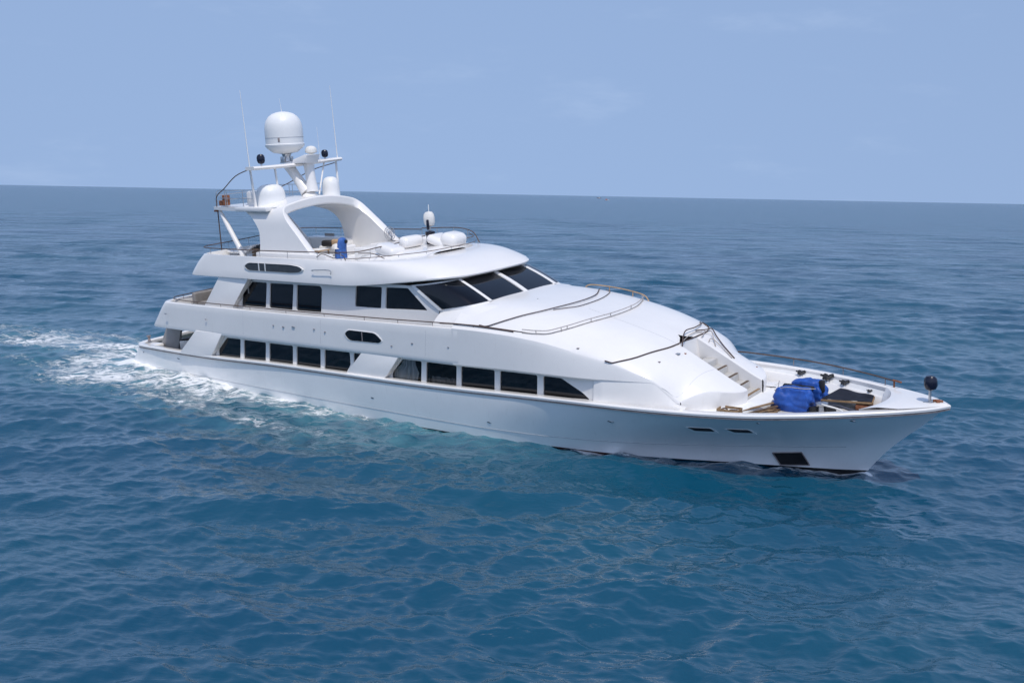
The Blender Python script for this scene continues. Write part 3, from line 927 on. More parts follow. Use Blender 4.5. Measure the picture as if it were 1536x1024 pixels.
bm = B(); box(bm, (7.2, -1.7, 9.33), (.5, .35, .26), bev=.03); box(bm, (7.35, -1.7, 9.6), (.3, .3, .28), bev=.03); obj('lamp_bracket', bm, 'rust', yacht)
bm = B(); box(bm, (6.72, -1.8, 8.93), (.3, .3, .1), bev=.02); obj('strut_bracket', bm, 'rust', yacht)

# --- flybridge rails
for s in (-1, 1):
    zz = 7.22 if s < 0 else 7.5
    rail_line([(6.9, s * 2.8, zz), (7.4, s * 3.45, zz), (8.5, s * 3.68, zz), (12, s * 3.74, zz), (16, s * 3.72, zz + .04)], .024, 'flybridge_rail', 'rail', 1.5, .014, .33)
rail_line([(6.9, -2.8, 7.22), (6.75, 0, 7.3), (6.9, 2.8, 7.5)], .024, 'flybridge_rail', 'rail', 1.2, .014, .35)
rail_line([(16, -3.72, 7.26), (17.4, -3.62, 7.28), (18.2, -3.3, 7.3), (18.35, -2.2, 7.36), (18.2, 0, 7.42), (18.1, 1.5, 7.5)], .024, 'flybridge_rail', 'rail', 1.4, .014, .4)
rail_line([(16, 3.72, 7.6), (18, 3.62, 7.68), (19.0, 3.45, 7.66), (19.8, 3.2, 7.5), (20.3, 3.0, 7.05)], .024, 'flybridge_rail', 'rail', 1.0, .016, .5)
rail_line([(19.4, 3.35, 7.45), (20.0, 2.9, 7.35), (19.7, 2.4, 7.3)], .018, 'flybridge_rail', 'rail')
# low rail that runs over the front of the flybridge coaming
rail_line([(17.6, -3.62, 6.98), (18.9, -3.35, 7.06), (20.0, -2.6, 7.13), (20.7, -1.5, 7.16), (20.95, 0, 7.2), (20.75, 1.6, 7.18), (20.2, 2.8, 7.14)], .016, 'coaming_rail', 'rail', 1.3, .012, .1)
# curved cable loops at the starboard front corner
for p in ([(15.9, -3.7, 7.02), (16.3, -3.72, 7.18), (16.9, -3.6, 7.0)], [(16.8, -3.5, 7.25), (17.4, -3.5, 7.12), (17.6, -3.55, 6.92)], [(18.0, -3.1, 7.2), (18.7, -2.9, 7.18), (19.4, -2.9, 6.98)]):
    rail_line(p, .02, 'grab_rail', 'rail')
# helm console fairing and padded mouldings on it
bm = B()
rr = []
for x, hw_, z in ((16.6, 2.3, 6.6), (17.0, 2.5, 6.98), (17.8, 2.55, 7.08), (19.2, 2.5, 7.12), (20.2, 2.2, 7.14), (20.85, 1.7, 7.08)):
    rr.append([(x, hw_ * t, 6.45 + (z - 6.45) * (1 - abs(t)**6)) for t in np.linspace(-1, 1, 21)])
skin(bm, rr, cap0=True); obj('helm_console', bm, 'gel', yacht, smooth=35)
def pad(c, s, name, m='gel', rz=0.0, tilt=0.0, bev=.25, parent=yacht):
    bm = B(); box(bm, c, s, Matrix.Rotation(rz, 3, 'Z') @ Matrix.Rotation(tilt, 3, 'Y'), min(bev, min(s) * .48), 5)
    return obj(name, bm, m, parent, smooth=50)
pad((20.05, 1.3, 7.40), (.95, 1.3, .66), 'helm_seat', rz=.1, tilt=.2, bev=.32)
pad((19.35, 1.25, 7.32), (1.1, 1.3, .44), 'helm_seat', rz=.1, tilt=.35)
pad((18.4, .1, 7.38), (.6, 1.4, .56), 'helm_seat', tilt=.2)
pad((18.5, -1.5, 7.16), (1.3, 1.0, .5), 'helm_seat', rz=-.1, tilt=.2)
pad((16.0, .7, 6.78), (1.5, 2.6, .62), 'sunpad', bev=.08)
pad((17.0, 2.6, 6.9), (2.0, 1.0, .9), 'sofa', bev=.12)
pad((14.9, 2.0, 6.75), (1.0, 1.2, .55), 'sofa', bev=.1)
pad((12.6, .9, 6.72), (1.6, 1.2, .5), 'sofa', bev=.1)
pad((10.3, 2.8, 6.8), (3.2, .9, .68), 'sofa', 'gel', bev=.1)
bm = B(); box(bm, (13.0, 3.3, 6.78), (6.5, .06, .7)); box(bm, (9.6, 3.3, 6.85), (.7, .07, .8)); obj('bulwark_lining', bm, 'grey', yacht)
# covered compass light forward
wl_ = covered_lamp((18.35, 1.6, 7.05), .27, .72, 'compass_lamp', 'cloth', .9)
bm = B(); lathe(bm, [(.2, 0), (.2, .5), (.24, .55), (.24, .7), (.1, .74)], (18.35, 1.6, 7.0), 16); box(bm, (18.45, 1.35, 8.05), (.1, .14, .5), None, .04); obj('lamp_stand', bm, 'navy', wl_, smooth=40)
bm = B(); tube(bm, [(18.35, 1.6, 8.6), (18.35, 1.6, 9.0)], .02, 6); obj('antenna', bm, 'dome', wl_, smooth=50)

# davit crane + wrapped gear aft on the flybridge are things of their own
t = thing('folded_parasol', 'folded white parasol standing upright on the aft flybridge under the radar platform', 'parasol', (9.1, -.6, 6.47))
bm = B()
for k in range(3):
    lathe(bm, [(.1, .25), (.22, .45), (.26, 1.0), (.22, 1.55), (.12, 1.75), (.02, 1.8)], (.0 + .18 * (k - 1), .12 * (k % 2), 0), 14)
for v in bm.verts:
    v.co.x *= 1 + .1 * math.sin(v.co.z * 7 + v.co.y * 9)
obj('canopy', bm, 'cloth', t, smooth=40)
bm = B(); tube(bm, [(0, 0, 0), (0, 0, 2.55)], .03, 8); tube(bm, [(.3, .1, 0.3), (.36, .1, 2.55)], .025, 8); obj('pole', bm, 'dome', t, smooth=50)
bm = B(); lathe(bm, [(.4, 0), (.4, .06), (.12, .1), (.06, .3)], (0, 0, 0), 20); obj('base', bm, 'black', t, smooth=40)
t = thing('sun_lounger', 'low white sun lounger with its back raised at the aft end of the flybridge', 'lounger', (7.7, -1.6, 6.47))
bm = B(); box(bm, (.3, 0, .33), (1.5, .66, .14), None, .06, 3); obj('seat', bm, 'gel', t, smooth=40)
bm = B(); box(bm, (1.25, 0, .5), (.8, .64, .12), Matrix.Rotation(-.5, 3, 'Y'), .05, 3); obj('backrest', bm, 'gel', t, smooth=40)
for sx in (-.3, 1.0):
    for sy in (-.28, .28):
        bm = B(); tube(bm, [(sx, sy, 0), (sx, sy, .3)], .03, 8); obj('leg', bm, 'steel', t, smooth=50)
t = thing('storage_box', 'white storage box with a dark open crate before it, inside the starboard arch leg', 'box', (10.4, -.9, 6.47))
bm = B(); box(bm, (0, .4, .45), (1.1, .9, .86), None, .06, 3); obj('bin', bm, 'gel', t, smooth=40)
bm = B(); box(bm, (0, .4, .91), (1.16, .96, .08), None, .03, 2); obj('lid', bm, 'gel', t, smooth=40)
t = thing('wooden_crate', 'dark wooden crate of clutter on the aft flybridge behind the handrail', 'crate', (10.3, -1.95, 6.47))
bm = B()
for z in (.08, .24, .40, .56):
    for y in (-.3, .3):
        box(bm, (0, y, z), (1.3, .03, .12), None, .006)
    for x in (-.64, .64):
        box(bm, (x, 0, z), (.03, .6, .12), None, .006)
box(bm, (0, 0, .03), (1.26, .58, .03))
obj('slats', bm, 'teakd', t, smooth=30)
bm = B()
for k in range(7):
    box(bm, (random.uniform(-.5, .5), random.uniform(-.2, .2), .5 + random.uniform(0, .2)), (random.uniform(.12, .3), .2, .2), Matrix.Rotation(random.uniform(0, 3), 3, 'Z'), .03)
obj('contents', bm, 'black', t, smooth=30)
# blue draped chair + dark/orange bag between the arch legs
t = thing('draped_chair', 'flybridge chair draped with a blue and white cloth, between the arch legs', 'chair', (14.0, -.25, 6.47))
bm = B()
rr = []
for z, rx, ry2, ox in ((0.02, .36, .42, 0), (.3, .34, .40, 0), (.55, .33, .38, .0), (.8, .26, .34, .1), (1.05, .22, .32, .16), (1.22, .18, .28, .17), (1.30, .08, .14, .17)):
    rr.append([(ox + rx * math.cos(a) * (1 + .10 * math.sin(5 * a + z * 3)), ry2 * math.sin(a) * (1 + .08 * math.sin(7 * a)), z) for a in np.linspace(0, 2 * math.pi, 40, endpoint=False)])
skin(bm, rr, True, False, True); bmesh.ops.scale(bm, vec=(.78, .78, .80), verts=bm.verts); obj('drape', bm, 'bluel', t, smooth=50)
bm = B(); 
rr = []
for z, rx in ((.62, .42), (.7, .40), (.86, .30), (.93, .12)):
    rr.append([(-.18 + rx * math.cos(a), -.12 + rx * .8 * math.sin(a) * (1 + .1 * math.sin(4 * a)), z) for a in np.linspace(0, 2 * math.pi, 28, endpoint=False)])
skin(bm, rr, True, True, True); bmesh.ops.scale(bm, vec=(.8, .8, .8), verts=bm.verts); obj('towel', bm, 'cloth', t, smooth=50)
bm = B(); box(bm, (.33, .08, .84), (.16, .14, .18), None, .06, 3); obj('headrest', bm, 'black', t, smooth=50)
t = thing('carry_bag', 'black bag with a tan flap lying on a flybridge seat by the starboard arch leg', 'bag', (12.75, .2, 6.99))
bm = B(); box(bm, (0, -.1, .16), (.6, .4, .32), Matrix.Rotation(.3, 3, 'Z'), .1, 3); obj('body', bm, 'black', t, smooth=50)
bm = B(); box(bm, (.38, .05, .2), (.34, .34, .3), Matrix.Rotation(.5, 3, 'Z'), .08, 3); obj('flap', bm, 'tan', t, smooth=50)
t = thing('teak_table', 'low teak table with a white cloth on the flybridge beside the blue draped chair', 'table', (13.2, -1.2, 6.47))
bm = B(); box(bm, (0, 0, .5), (1.3, .8, .05), None, .02); obj('tabletop', bm, 'tan', t, smooth=30)
bm = B(); box(bm, (.2, -.05, .545), (.8, .7, .03), None, .012); obj('tablecloth', bm, 'cloth', t, smooth=30)
for sx in (-.55, .55):
    for sy in (-.33, .33):
        bm = B(); box(bm, (sx, sy, .24), (.06, .06, .48)); obj('leg', bm, 'teak', t)
t = thing('deck_fan', 'grey wire fan against the inner face of the port arch leg', 'fan', (15.0, 2.4, 7.03))
bm = B()
for k in range(8):
    a = k / 8 * math.pi
    tube(bm, [(math.cos(a) * .36, -.05, .42 + math.sin(a) * .36), (0, -.12, .42), (-math.cos(a) * .36, -.05, .42 - math.sin(a) * .36)], .012, 5)
for r_ in (.36, .24, .12):
    tube(bm, [(math.cos(a) * r_, -.06, .42 + math.sin(a) * r_) for a in np.linspace(0, 2 * math.pi, 25)], .016, 5)
obj('guard', bm, 'steel', t, smooth=50)
bm = B(); lathe(bm, [(.2, 0), (.2, .04), (.05, .07), (.04, .3)], (0, .05, 0), 14); obj('stand', bm, 'grey', t, smooth=40)

# --- aft decks: sofas, table, chairs
pad((3.2, 0, 1.12), (1.0, 5.0, .42), 'aft_sofa', 'cush', bev=.1)
pad((2.55, 0, 1.45), (.35, 5.2, .55), 'sofa_back', 'cush', bev=.1)
t = thing('deck_table', 'white pedestal table on the covered main aft deck', 'table', (5.3, -.6, .92))
bm = B(); box(bm, (0, 0, .74), (1.5, 2.0, .06), None, .025); obj('tabletop', bm, 'gel', t)
bm = B(); lathe(bm, [(.35, 0), (.3, .05), (.09, .1), (.09, .71)], (0, 0, 0), 16); obj('pedestal', bm, 'steel', t, smooth=40)
def deck_chair(base, rz, label):
    t = thing('deck_chair', label, 'chair', base, 'white chairs on the covered aft deck')
    rot = Matrix.Rotation(rz, 4, 'Z')
    def q(name, c, s, m='gel', bev=.05, tilt=0):
        bm = B(); box(bm, c, s, Matrix.Rotation(tilt, 3, 'Y'), bev, 3)
        bmesh.ops.transform(bm, matrix=rot, verts=bm.verts)
        obj(name, bm, m, t, smooth=40)
    q('seat', (0, 0, .42), (.6, .62, .14)); q('backrest', (-.32, 0, .78), (.12, .62, .72), tilt=-.12)
    for sy in (-.31, .31):
        q('armrest', (0, sy, .6), (.56, .09, .10), bev=.03)
    for sx in (-.24, .24):
        for sy in (-.26, .26):
            q('leg', (sx, sy, .17), (.06, .06, .35), bev=.01)
deck_chair((4.5, -3.0, .92), 2.2, 'white deck chair nearest the starboard bulwark of the covered aft deck')
deck_chair((5.7, -2.5, .92), 2.9, 'white deck chair in the shade by the saloon door of the covered aft deck')
# stern gear
for s in (-1, 1):
    bm = B(); prism(bm, [(1.5, .95), (3.3, .95), (4.0, 2.98), (2.85, 2.98)], s * 2.75, s * 2.9, .03); obj('stern_panel', bm, 'grey', yacht, smooth=30)
bm = B(); 
for y in (-3.3, 3.3):
    lathe(bm, [(.07, 0), (.07, .25), (.12, .28), (.12, .32)], (1.45, y, 1.76), 12)
obj('bollard', bm, 'rub', yacht, smooth=40)
pad((2.1, 2.8, 1.5), (.9, 1.0, 1.2), 'stern_locker', 'gel', bev=.12)
pad((1.9, -3.35, 1.3), (.9, .8, .75), 'stern_locker', 'gel', bev=.12)
cage([[(1.3, 3.3, 1.78), (1.2, 3.3, 2.35), (1.15, 1.5, 2.4), (1.1, .2, 2.35), (1.1, .1, 1.78)], [(1.2, 1.7, 1.78), (1.15, 1.7, 2.4)]], .02, 'stern_rail', 'steel')
# upper aft deck seating
pad((5.2, .2, 3.78), (1.0, 5.0, .5), 'aft_sofa', 'cush', bev=.1)
pad((4.68, -1.4, 4.18), (.3, 2.1, .72), 'sofa_back', 'cush', bev=.1)
pad((4.68, .9, 4.22), (.32, 2.3, .74), 'sofa_back', 'cush', bev=.1)
pad((6.6, 3.1, 4.15), (3.6, .5, .75), 'sofa_back', 'cush', rz=.0, bev=.1)
pad((7.2, 2.2, 3.8), (2.6, 1.3, .5), 'aft_sofa', 'cush', bev=.1)
t = thing('low_table', 'dark oval table on the open upper aft deck', 'table', (6.4, -1.7, 3.53))
bm = B(); lathe(bm, [(.75, 0), (.78, .02), (.78, .05), (.74, .06), (0.01, .06)], (0, 0, .62), 32); bmesh.ops.scale(bm, vec=(1.3, 1, 1), verts=bm.verts); obj('tabletop', bm, 'teakd', t, smooth=40)
bm = B(); lathe(bm, [(.4, 0), (.36, .04), (.1, .1), (.1, .62)], (0, 0, 0), 16); obj('pedestal', bm, 'gel', t, smooth=40)
bm = B(); prism(bm, [(8.4, 4.4), (9.9, 5.9), (10.3, 5.9), (9.0, 4.4)], 3.3, 3.36, 0); obj('wind_deflector', bm, 'glassc', yacht)

# --- bow rail on the port bulwark
for s in (1,):
    rail_line([(33.6, s * 4.32, 2.46), (35.5, s * 3.98, 2.48), (37.5, s * 3.38, 2.49), (39.3, s * 2.52, 2.5), (40.4, s * 1.86, 2.5)], .03, 'bow_rail', 'rail', 2.1, .018, .28, 'rub')
cage([[(40.4, 1.86, 2.52), (40.75, 1.65, 2.52)], [(40.45, 1.83, 2.52), (40.45, 1.83, 2.25)]], .035, 'rail_bracket', 'rust')
rail_line([(31.6, 4.45, 2.35), (32.8, 4.42, 2.42), (33.6, 4.32, 2.46)], .03, 'bow_rail', 'rail')
# searchlight on the stem
tp = covered_lamp((42.15, 0, 2.36), .22, .52, 'bow_searchlight', 'navy', .42)
bm = B(); lathe(bm, [(.16, 0), (.16, .03), (.07, .06)], (42.15, 0, 2.33), 14); box(bm, (42.3, .18, 2.37), (.35, .14, .08), Matrix.Rotation(.6, 3, 'Z'), .03); box(bm, (42.1, -.14, 2.36), (.3, .06, .05), None, .02); obj('lamp_base', bm, 'steel', tp, smooth=40)
bm = B()
for k in range(7):
    box(bm, (42.42 + random.uniform(-.14, .1), .1 + random.uniform(-.1, .1), 2.36 + random.uniform(0, .05)), (.14, .09, .08), Matrix.Rotation(random.uniform(0, 3), 3, 'Z'), .02)
obj('anchor_fitting', bm, 'rust', yacht, smooth=40)

# --- hull details
def on_hull(poly, name, m, off=.012, parent=hull, th=0.0):
    bm = B()
    f = [bm.verts.new((x, hullpt(x, z) - off, z)) for x, z in poly]
    b = [bm.verts.new((x, hullpt(x, z) + .05, z)) for x, z in poly]
    bm.faces.new(f)
    for i in range(len(f)):
        j = (i + 1) % len(f)
        bm.faces.new((f[i], f[j], b[j], b[i]))
    return obj(name, bm, m, parent, smooth=30)
PORTS = [((34.45, 1.36), (35.42, 1.36), (35.55, 1.06), (34.66, 1.06)), ((35.80, 1.36), (36.70, 1.36), (36.84, 1.06), (36.00, 1.06))]
for p in PORTS:
    o = on_hull(rnd(p, .10), 'hull_port', 'dome', .03)
    g_ = rnd([(p[0][0] + .10, p[0][1] - .01), (p[1][0] - .06, p[1][1] - .01), (p[2][0] - .10, p[2][1] + .12), (p[3][0] + .10, p[3][1] + .12)], .05)
    bm = B(); bm.faces.new([bm.verts.new((x, hullpt(x, z) - .036, z)) for x, z in g_]); obj('pane', bm, 'boot', o, smooth=0)
bm = B()
PK = [(37.02, .14), (38.0, .20), (38.22, -.34), (37.24, -.38)]
ap = on_hull(PK, 'anchor_pocket', 'boot', .02)
bm = B()
for a, b in zip(PK, PK[1:] + PK[:1]):
    tube(bm, [(a[0], hullpt(*a) - .025, a[1]), (b[0], hullpt(*b) - .025, b[1])], .022, 6)
obj('pocket_rim', bm, 'rub', ap, smooth=40)
def fitting(x, z, w=.16, h=.07, band=False, name='scupper'):
    y = (-4.455 if z > 2.9 else None) if band else hullpt(x, z)
    bm = B(); box(bm, (x, y + .016, z), (w, .05, h), Matrix.Rotation(.12, 3, 'Y'), .02, 2); o = obj(name, bm, 'steel', hull if not band else yacht, smooth=40)
    bm = B(); box(bm, (x, y - .003, z - .003), (w * .6, .02, h * .5), Matrix.Rotation(.12, 3, 'Y'), .006); obj('opening', bm, 'rust' if band and w < .2 else 'black', o)
for x, z, w in ((2.0, 1.35, .14), (5.2, 1.3, .26), (19.5, .9, .2), (26.0, .62, .22), (31.6, 1.35, .34), (37.1, 1.75, .16), (40.0, 1.88, .3)):
    fitting(x, z, w)
for x, z, w in ((4.9, 3.75, .2), (8.2, 3.68, .11), (13.3, 3.75, .09), (14.0, 3.73, .14), (14.7, 3.78, .22), (16.1, 3.78, .1), (16.8, 3.7, .10), (20.9, 3.4, .1), (22.1, 3.62, .12), (24.1, 3.62, .09)):
    fitting(x, z, w, .05, True, 'deck_drain')
fitting(19.3, 2.15, .09, .1, True, 'deck_drain') if False else None
# moulded joints across the upper bulwark band
for x in (11.0, 16.45, 22.8):
    bm = B(); tube(bm, [(x, -float(uy(x)) - .001, 3.12), (x + .05, -float(uy(x)) + .015, 3.7), (x + .1, -float(uy(x)) + .03, 4.25)], .006, 5); obj('seam', bm, 'seam', yacht)
# davit handle on the roof band
cage([[(15.9, -3.98, 6.42), (15.9, -4.03, 6.46), (17.0, -4.03, 6.50), (17.05, -4.0, 6.3)]], .02, 'grab_handle', 'steel')

# --- lines lying over the coachroof: transverse guard rails and stray hoses
def on_coach(pts, off=.03):
    out = []
    for x, y in pts:
        out.append((x, y, coach_z(x, y) + off))
    return out
def dense(pts, n=10):
    return [(p[0], p[1]) for p in smooth_pts([(a, b, 0) for a, b in pts], n)]
def coach_line(pts, name, m, r=.02, off=.03, parent=yacht):
    bm = B(); tube(bm, on_coach(dense(pts), off), r, 7)
    return obj(name, bm, m, parent, smooth=60)
coach_line([(31.4, -4.05), (31.75, -3.9), (32.4, -3.15), (32.82, -1.8), (32.88, -.3), (32.9, .78), (32.85, 1.9), (32.6, 2.6), (32.2, 2.85)], 'hose', 'ropeb', .026)
coach_line([(25.6, -4.2), (26.1, -4.15), (27.05, -3.5), (27.8, -2.55), (28.1, -1.0), (28.0, 1.0), (27.3, 2.6)], 'guard_line', 'ropeb', .022, .05)
coach_line([(28.0, -2.3), (28.3, -1.7), (28.5, -.9), (28.4, 1.0), (27.9, 2.5), (27.2, 3.3)], 'guard_line', 'ropeb', .016)
for off in (.03, .16):
    coach_line([(27.7, -4.15), (28.3, -4.05), (28.95, -3.8), (29.66, -2.95), (30.06, -1.4), (30.0, 1.0), (29.5, 2.6), (29.1, 3.2)], 'guard_rail', 'ropew', .018, off)
for x, y in ((28.3, -4.05), (29.2, -3.6), (29.35, -3.4), (29.85, -2.4), (30.05, -1.2), (30.0, .6), (29.6, 2.4)):
    z = coach_z(x, y); bm = B(); tube(bm, [(x, y, z - .01), (x, y, z + .17)], .016, 6); obj('guard_rail_post', bm, 'ropew', yacht, smooth=50)
rail_line([(23.6, -4.3, 4.58), (25.3, -4.25, 4.62), (26.9, -4.2, 4.55), (28.4, -4.0, 4.42)], .02, 'guard_line', 'ropeb')
# port side hand rail standing on the coachroof edge
rail_line([(26.1, 3.2, 4.98), (26.4, 3.25, 5.22), (27.6, 3.3, 5.16), (28.6, 3.3, 5.02), (29.2, 3.3, 4.86), (29.45, 3.3, 4.55)], .028, 'grab_rail', 'tan', 1.2, .02, .3, 'tan')
# seams and small hatches
coach_line([(28.9, -1.0), (30.1, -1.2), (31.5, -1.15), (32.8, -.85)], 'seam', 'seam', .006, .0)
coach_line([(33.5, -3.5), (34.1, -2.8), (34.45, -.86)], 'seam', 'seam', .005, .0)
coach_line([(33.9, .9), (34.3, 2.0), (34.0, 3.0)], 'seam', 'seam', .005, .0)
for x, y, w, m in ((33.22, -1.62, .2, 'steel'), (33.36, -1.22, .09, 'rust'), (33.05, -2.8, .09, 'rub'), (30.2, -4.0, .10, 'rub'), (35.1, 1.7, .07, 'rust'), (26.5, -1.2, .06, 'seam')):
    z = coach_z(x, y); bm = B(); box(bm, (x, y, z + .005), (w, w, .035), None, .012); obj('deck_fitting', bm, m, yacht, smooth=40)

# tangle of loose hoses at the head of the foredeck steps: a thing of its own
t = thing('hose_tangle', 'loose brown hoses tangled over the coachroof at the head of the foredeck steps', 'hose', (33.0, 1.2, coach_z(33.0, 1.2)))
def tangle(pts, offs, m, r):
    d = dense(pts)
    ob = np.interp(np.linspace(0, 1, len(d)), np.linspace(0, 1, len(offs)), offs)
    q = [(x - 33.0, y - 1.2, coach_z(x, max(-3.6, y)) + o - coach_z(33.0, 1.2)) for (x, y), o in zip(d, ob)]
    bm = B(); tube(bm, q, r, 7); obj('hose', bm, m, t, smooth=60)
tangle([(33.05, -.84), (32.88, -.4), (32.63, .38), (32.6, 1.27), (32.45, 2.2), (32.2, 2.6)], [.03, .25, .2, .15, .1, .03], 'ropeb', .024)
tangle([(32.65, 1.23), (32.85, 1.75), (32.9, 2.25), (33.28, 1.85), (33.69, 1.52), (34.1, 1.26), (34.43, 1.03)], [.05, .12, .14, .1, .06, .03, .03], 'ropeb', .026)
tangle([(33.04, .96), (33.06, 1.11), (32.98, 1.46), (33.13, 1.71), (33.34, 1.43), (33.65, .97)], [.04, .15, .22, .22, .12, .03], 'ropew', .02)
tangle([(33.36, .95), (33.33, 1.17), (33.46, 1.25), (33.73, 1.22), (34.07, 1.08), (34.38, .9)], [.03, .12, .12, .08, .04, .03], 'ropew', .02)
tangle([(33.0, -.6), (32.85, .2), (32.75, .9), (32.8, 1.5)], [.2, .15, .08, .04], 'ropew', .018)

# ------------------------------------------------------------------ gear on the foredeck
def lumpy(bm, c, s, seed, cuts=5, amp=.06, top=.75):
    g = bmesh.ops.create_cube(bm, size=1.0)
    vv = g['verts']
    ed = list({e for v in vv for e in v.link_edges})
    r_ = bmesh.ops.subdivide_edges(bm, edges=ed, cuts=cuts, use_grid_fill=True)
    vs_ = list(bm.verts)
    rng = np.random.RandomState(seed)
    ph = rng.rand(8) * 6
    for v in vs_:
        p = v.co.copy()
        d = p.normalized() * .62
        q = p.lerp(d, .45)
        k = 1 - (1 - top) * (q.z + .5)
        q.x *= k; q.y *= k
        w = amp * (math.sin(6 * q.x + ph[0] + 4 * q.z) + math.sin(7 * q.y + ph[1] - 5 * q.z) + .6 * math.sin(13 * q.x + 9 * q.y + ph[2]) + .5 * math.sin(17 * q.z + 11 * q.y + ph[3]))
        q += p.normalized() * w
        fold = noise.noise(Vector((q.x * 3.1 + seed, q.y * 3.1, q.z * 1.1)))
        q += p.normalized() * (-amp * 1.5 * max(0, 1 - abs(fold) * 5) + amp * .8 * noise.noise(q * 7 + Vector((seed, 0, 0))))
        v.co = Vector((c[0] + q.x * s[0], c[1] + q.y * s[1], c[2] + q.z * s[2]))
t = thing('covered_windlass', 'bulky bright blue tarpaulin bundle in two humps on the foredeck below the steps', 'tarpaulin', (37.2, .5, FD))
bm = B(); lumpy(bm, (.12, -.55, .42), (1.55, 1.0, .86), 3, 22, .026, .72); obj('front_cover', bm, 'blue', t, smooth=50)
bm = B(); lumpy(bm, (.2, .55, .45), (1.4, 1.0, .9), 8, 22, .03, .8); obj('rear_cover', bm, 'blue', t, smooth=50)
bm = B(); box(bm, (.05, .03, .72), (1.2, .22, .12), Matrix.Rotation(.2, 3, 'X'), .04, 2); box(bm, (.85, .35, .75), (.22, .2, .5), None, .06, 2); obj('gap_dark_fill', bm, 'black', t, smooth=40)  # solid black boxes painted as the darkness between the two covers
bm = B(); tube(bm, smooth_pts([(-.6, -.75, .70), (-.1, -.85, .90), (.5, -.75, .88), (.85, -.35, .82)], 5), .016, 6); tube(bm, smooth_pts([(-.62, -.2, .95), (-.66, -.3, .5), (-.6, -.4, .1)], 5), .012, 6); obj('lashing', bm, 'ropew', t, smooth=50)

t = thing('propped_hatch', 'dark grey mesh hatch panel propped over teak frames near the bow', 'hatch', (39.1, 1.15, FD))
bm = B()
C4 = [(-1.0, -.55, .34), (-.75, .95, .42), (.72, .36, .44), (.85, -.35, .38)]
rr = []
for u in np.linspace(0, 1, 14):
    a = np.array(C4[0]) * (1 - u) + np.array(C4[3]) * u; b = np.array(C4[1]) * (1 - u) + np.array(C4[2]) * u
    rr.append([tuple(a * (1 - v) + b * v + np.array((0, 0, .03 * math.sin(v * 7) * math.sin(u * 9) - .05 * math.sin(math.pi * u) * math.sin(math.pi * v)))) for v in np.linspace(0, 1, 14)])
V = skin(bm, rr)
geom = bmesh.ops.solidify(bm, geom=bm.faces[:], thickness=.03)
obj('panel', bm, 'mesh', t, smooth=40)
bm = B()
for a, b in ((C4[0], C4[3]), (C4[3], C4[2])):
    a, b = Vector(a), Vector(b); d = b - a
    box(bm, (a + b) / 2 - Vector((0, 0, .06)), (d.length, .07, .07), d.to_track_quat('X', 'Z').to_matrix(), .012)
obj('frame', bm, 'teak', t, smooth=30)
for x, y in ((.78, -.3), (.66, .26), (-.9, -.48), (-.7, .8)):
    bm = B(); box(bm, (x, y, .17), (.07, .07, .34), None, .01); obj('leg', bm, 'teakd', t, smooth=30)
bm = B(); box(bm, (.5, -.1, .12), (.6, .6, .22), Matrix.Rotation(.2, 3, 'Z'), .05); obj('locker', bm, 'rust', t, smooth=30)

def small(name, label, cat, base, build, group=None):
    t = thing(name, label, cat, base, group)
    build(t)
    return t
def b_grating(t):
    for k in range(7):
        bm = B(); box(bm, (0, -.9 + k * .3, .05), (1.5, .22, .05), Matrix.Rotation(random.uniform(-.03, .03), 3, 'Z'), .01); obj('plank', bm, 'teak' if k % 3 else 'teakd', t, smooth=30)
    for x in (-.6, .6):
        bm = B(); box(bm, (x, 0, .012), (.08, 2.1, .024)); obj('batten', bm, 'teakd', t)
small('teak_grating', 'lifted teak grating of loose boards between the steps and the blue bundle', 'grating', (36.2, -.55, FD), b_grating)
def b_planks(t):
    for k, (a, b, w) in enumerate((((-.5, -.7, .05), (.55, .65, .24), .12), ((-.7, -.5, .12), (.3, .9, .28), .10), ((-.1, -.9, .08), (.9, .0, .10), .14), ((-.8, -.3, .05), (.1, -.9, .05), .1))):
        a, b = Vector(a), Vector(b); d = b - a
        bm = B(); box(bm, (a + b) / 2, (d.length, w, .045), d.to_track_quat('X', 'Z').to_matrix(), .01); obj('board', bm, 'teak' if k % 2 else 'teakd', t, smooth=30)
small('loose_planks', 'loose brown planks heaped against the starboard bow bulwark', 'planks', (36.4, -1.5, FD + .03), b_planks)
def b_crate(t):
    bm = B()
    for z in (.06, .18, .30):
        for y in (-.25, .25):
            box(bm, (0, y, z), (.8, .025, .09), None, .006)
        for x in (-.4, .4):
            box(bm, (x, 0, z), (.025, .5, .09), None, .006)
    box(bm, (0, 0, .02), (.78, .48, .03))
    obj('slats', bm, 'teak', t, smooth=30)
    bm = B()
    for k in range(6):
        tube(bm, smooth_pts([(random.uniform(-.3, .3), random.uniform(-.2, .2), .1 + .04 * k) for q in range(5)], 5), .025, 6)
    obj('rope', bm, 'ropeb', t, smooth=50)
small('open_crate', 'small open slatted crate with brown rope, before the blue bundle', 'crate', (35.6, -2.15, FD + .01), b_crate)
def b_locker(t):
    bm = B(); box(bm, (0, 0, .12), (1.6, 1.05, .24), None, .04); obj('coaming', bm, 'deckwhite', t, smooth=30)
    for x in (-.4, .4):
        bm = B(); box(bm, (x, 0, .26), (.76, .98, .05), None, .02); obj('lid', bm, 'gel', t, smooth=30)
    bm = B(); box(bm, (0, -.45, .295), (.4, .05, .03), None, .01); obj('handle', bm, 'black', t, smooth=30)
small('deck_locker', 'low white deck locker with two lids, behind the blue bundle by the port bulwark', 'locker', (35.75, 2.05, FD), b_locker)
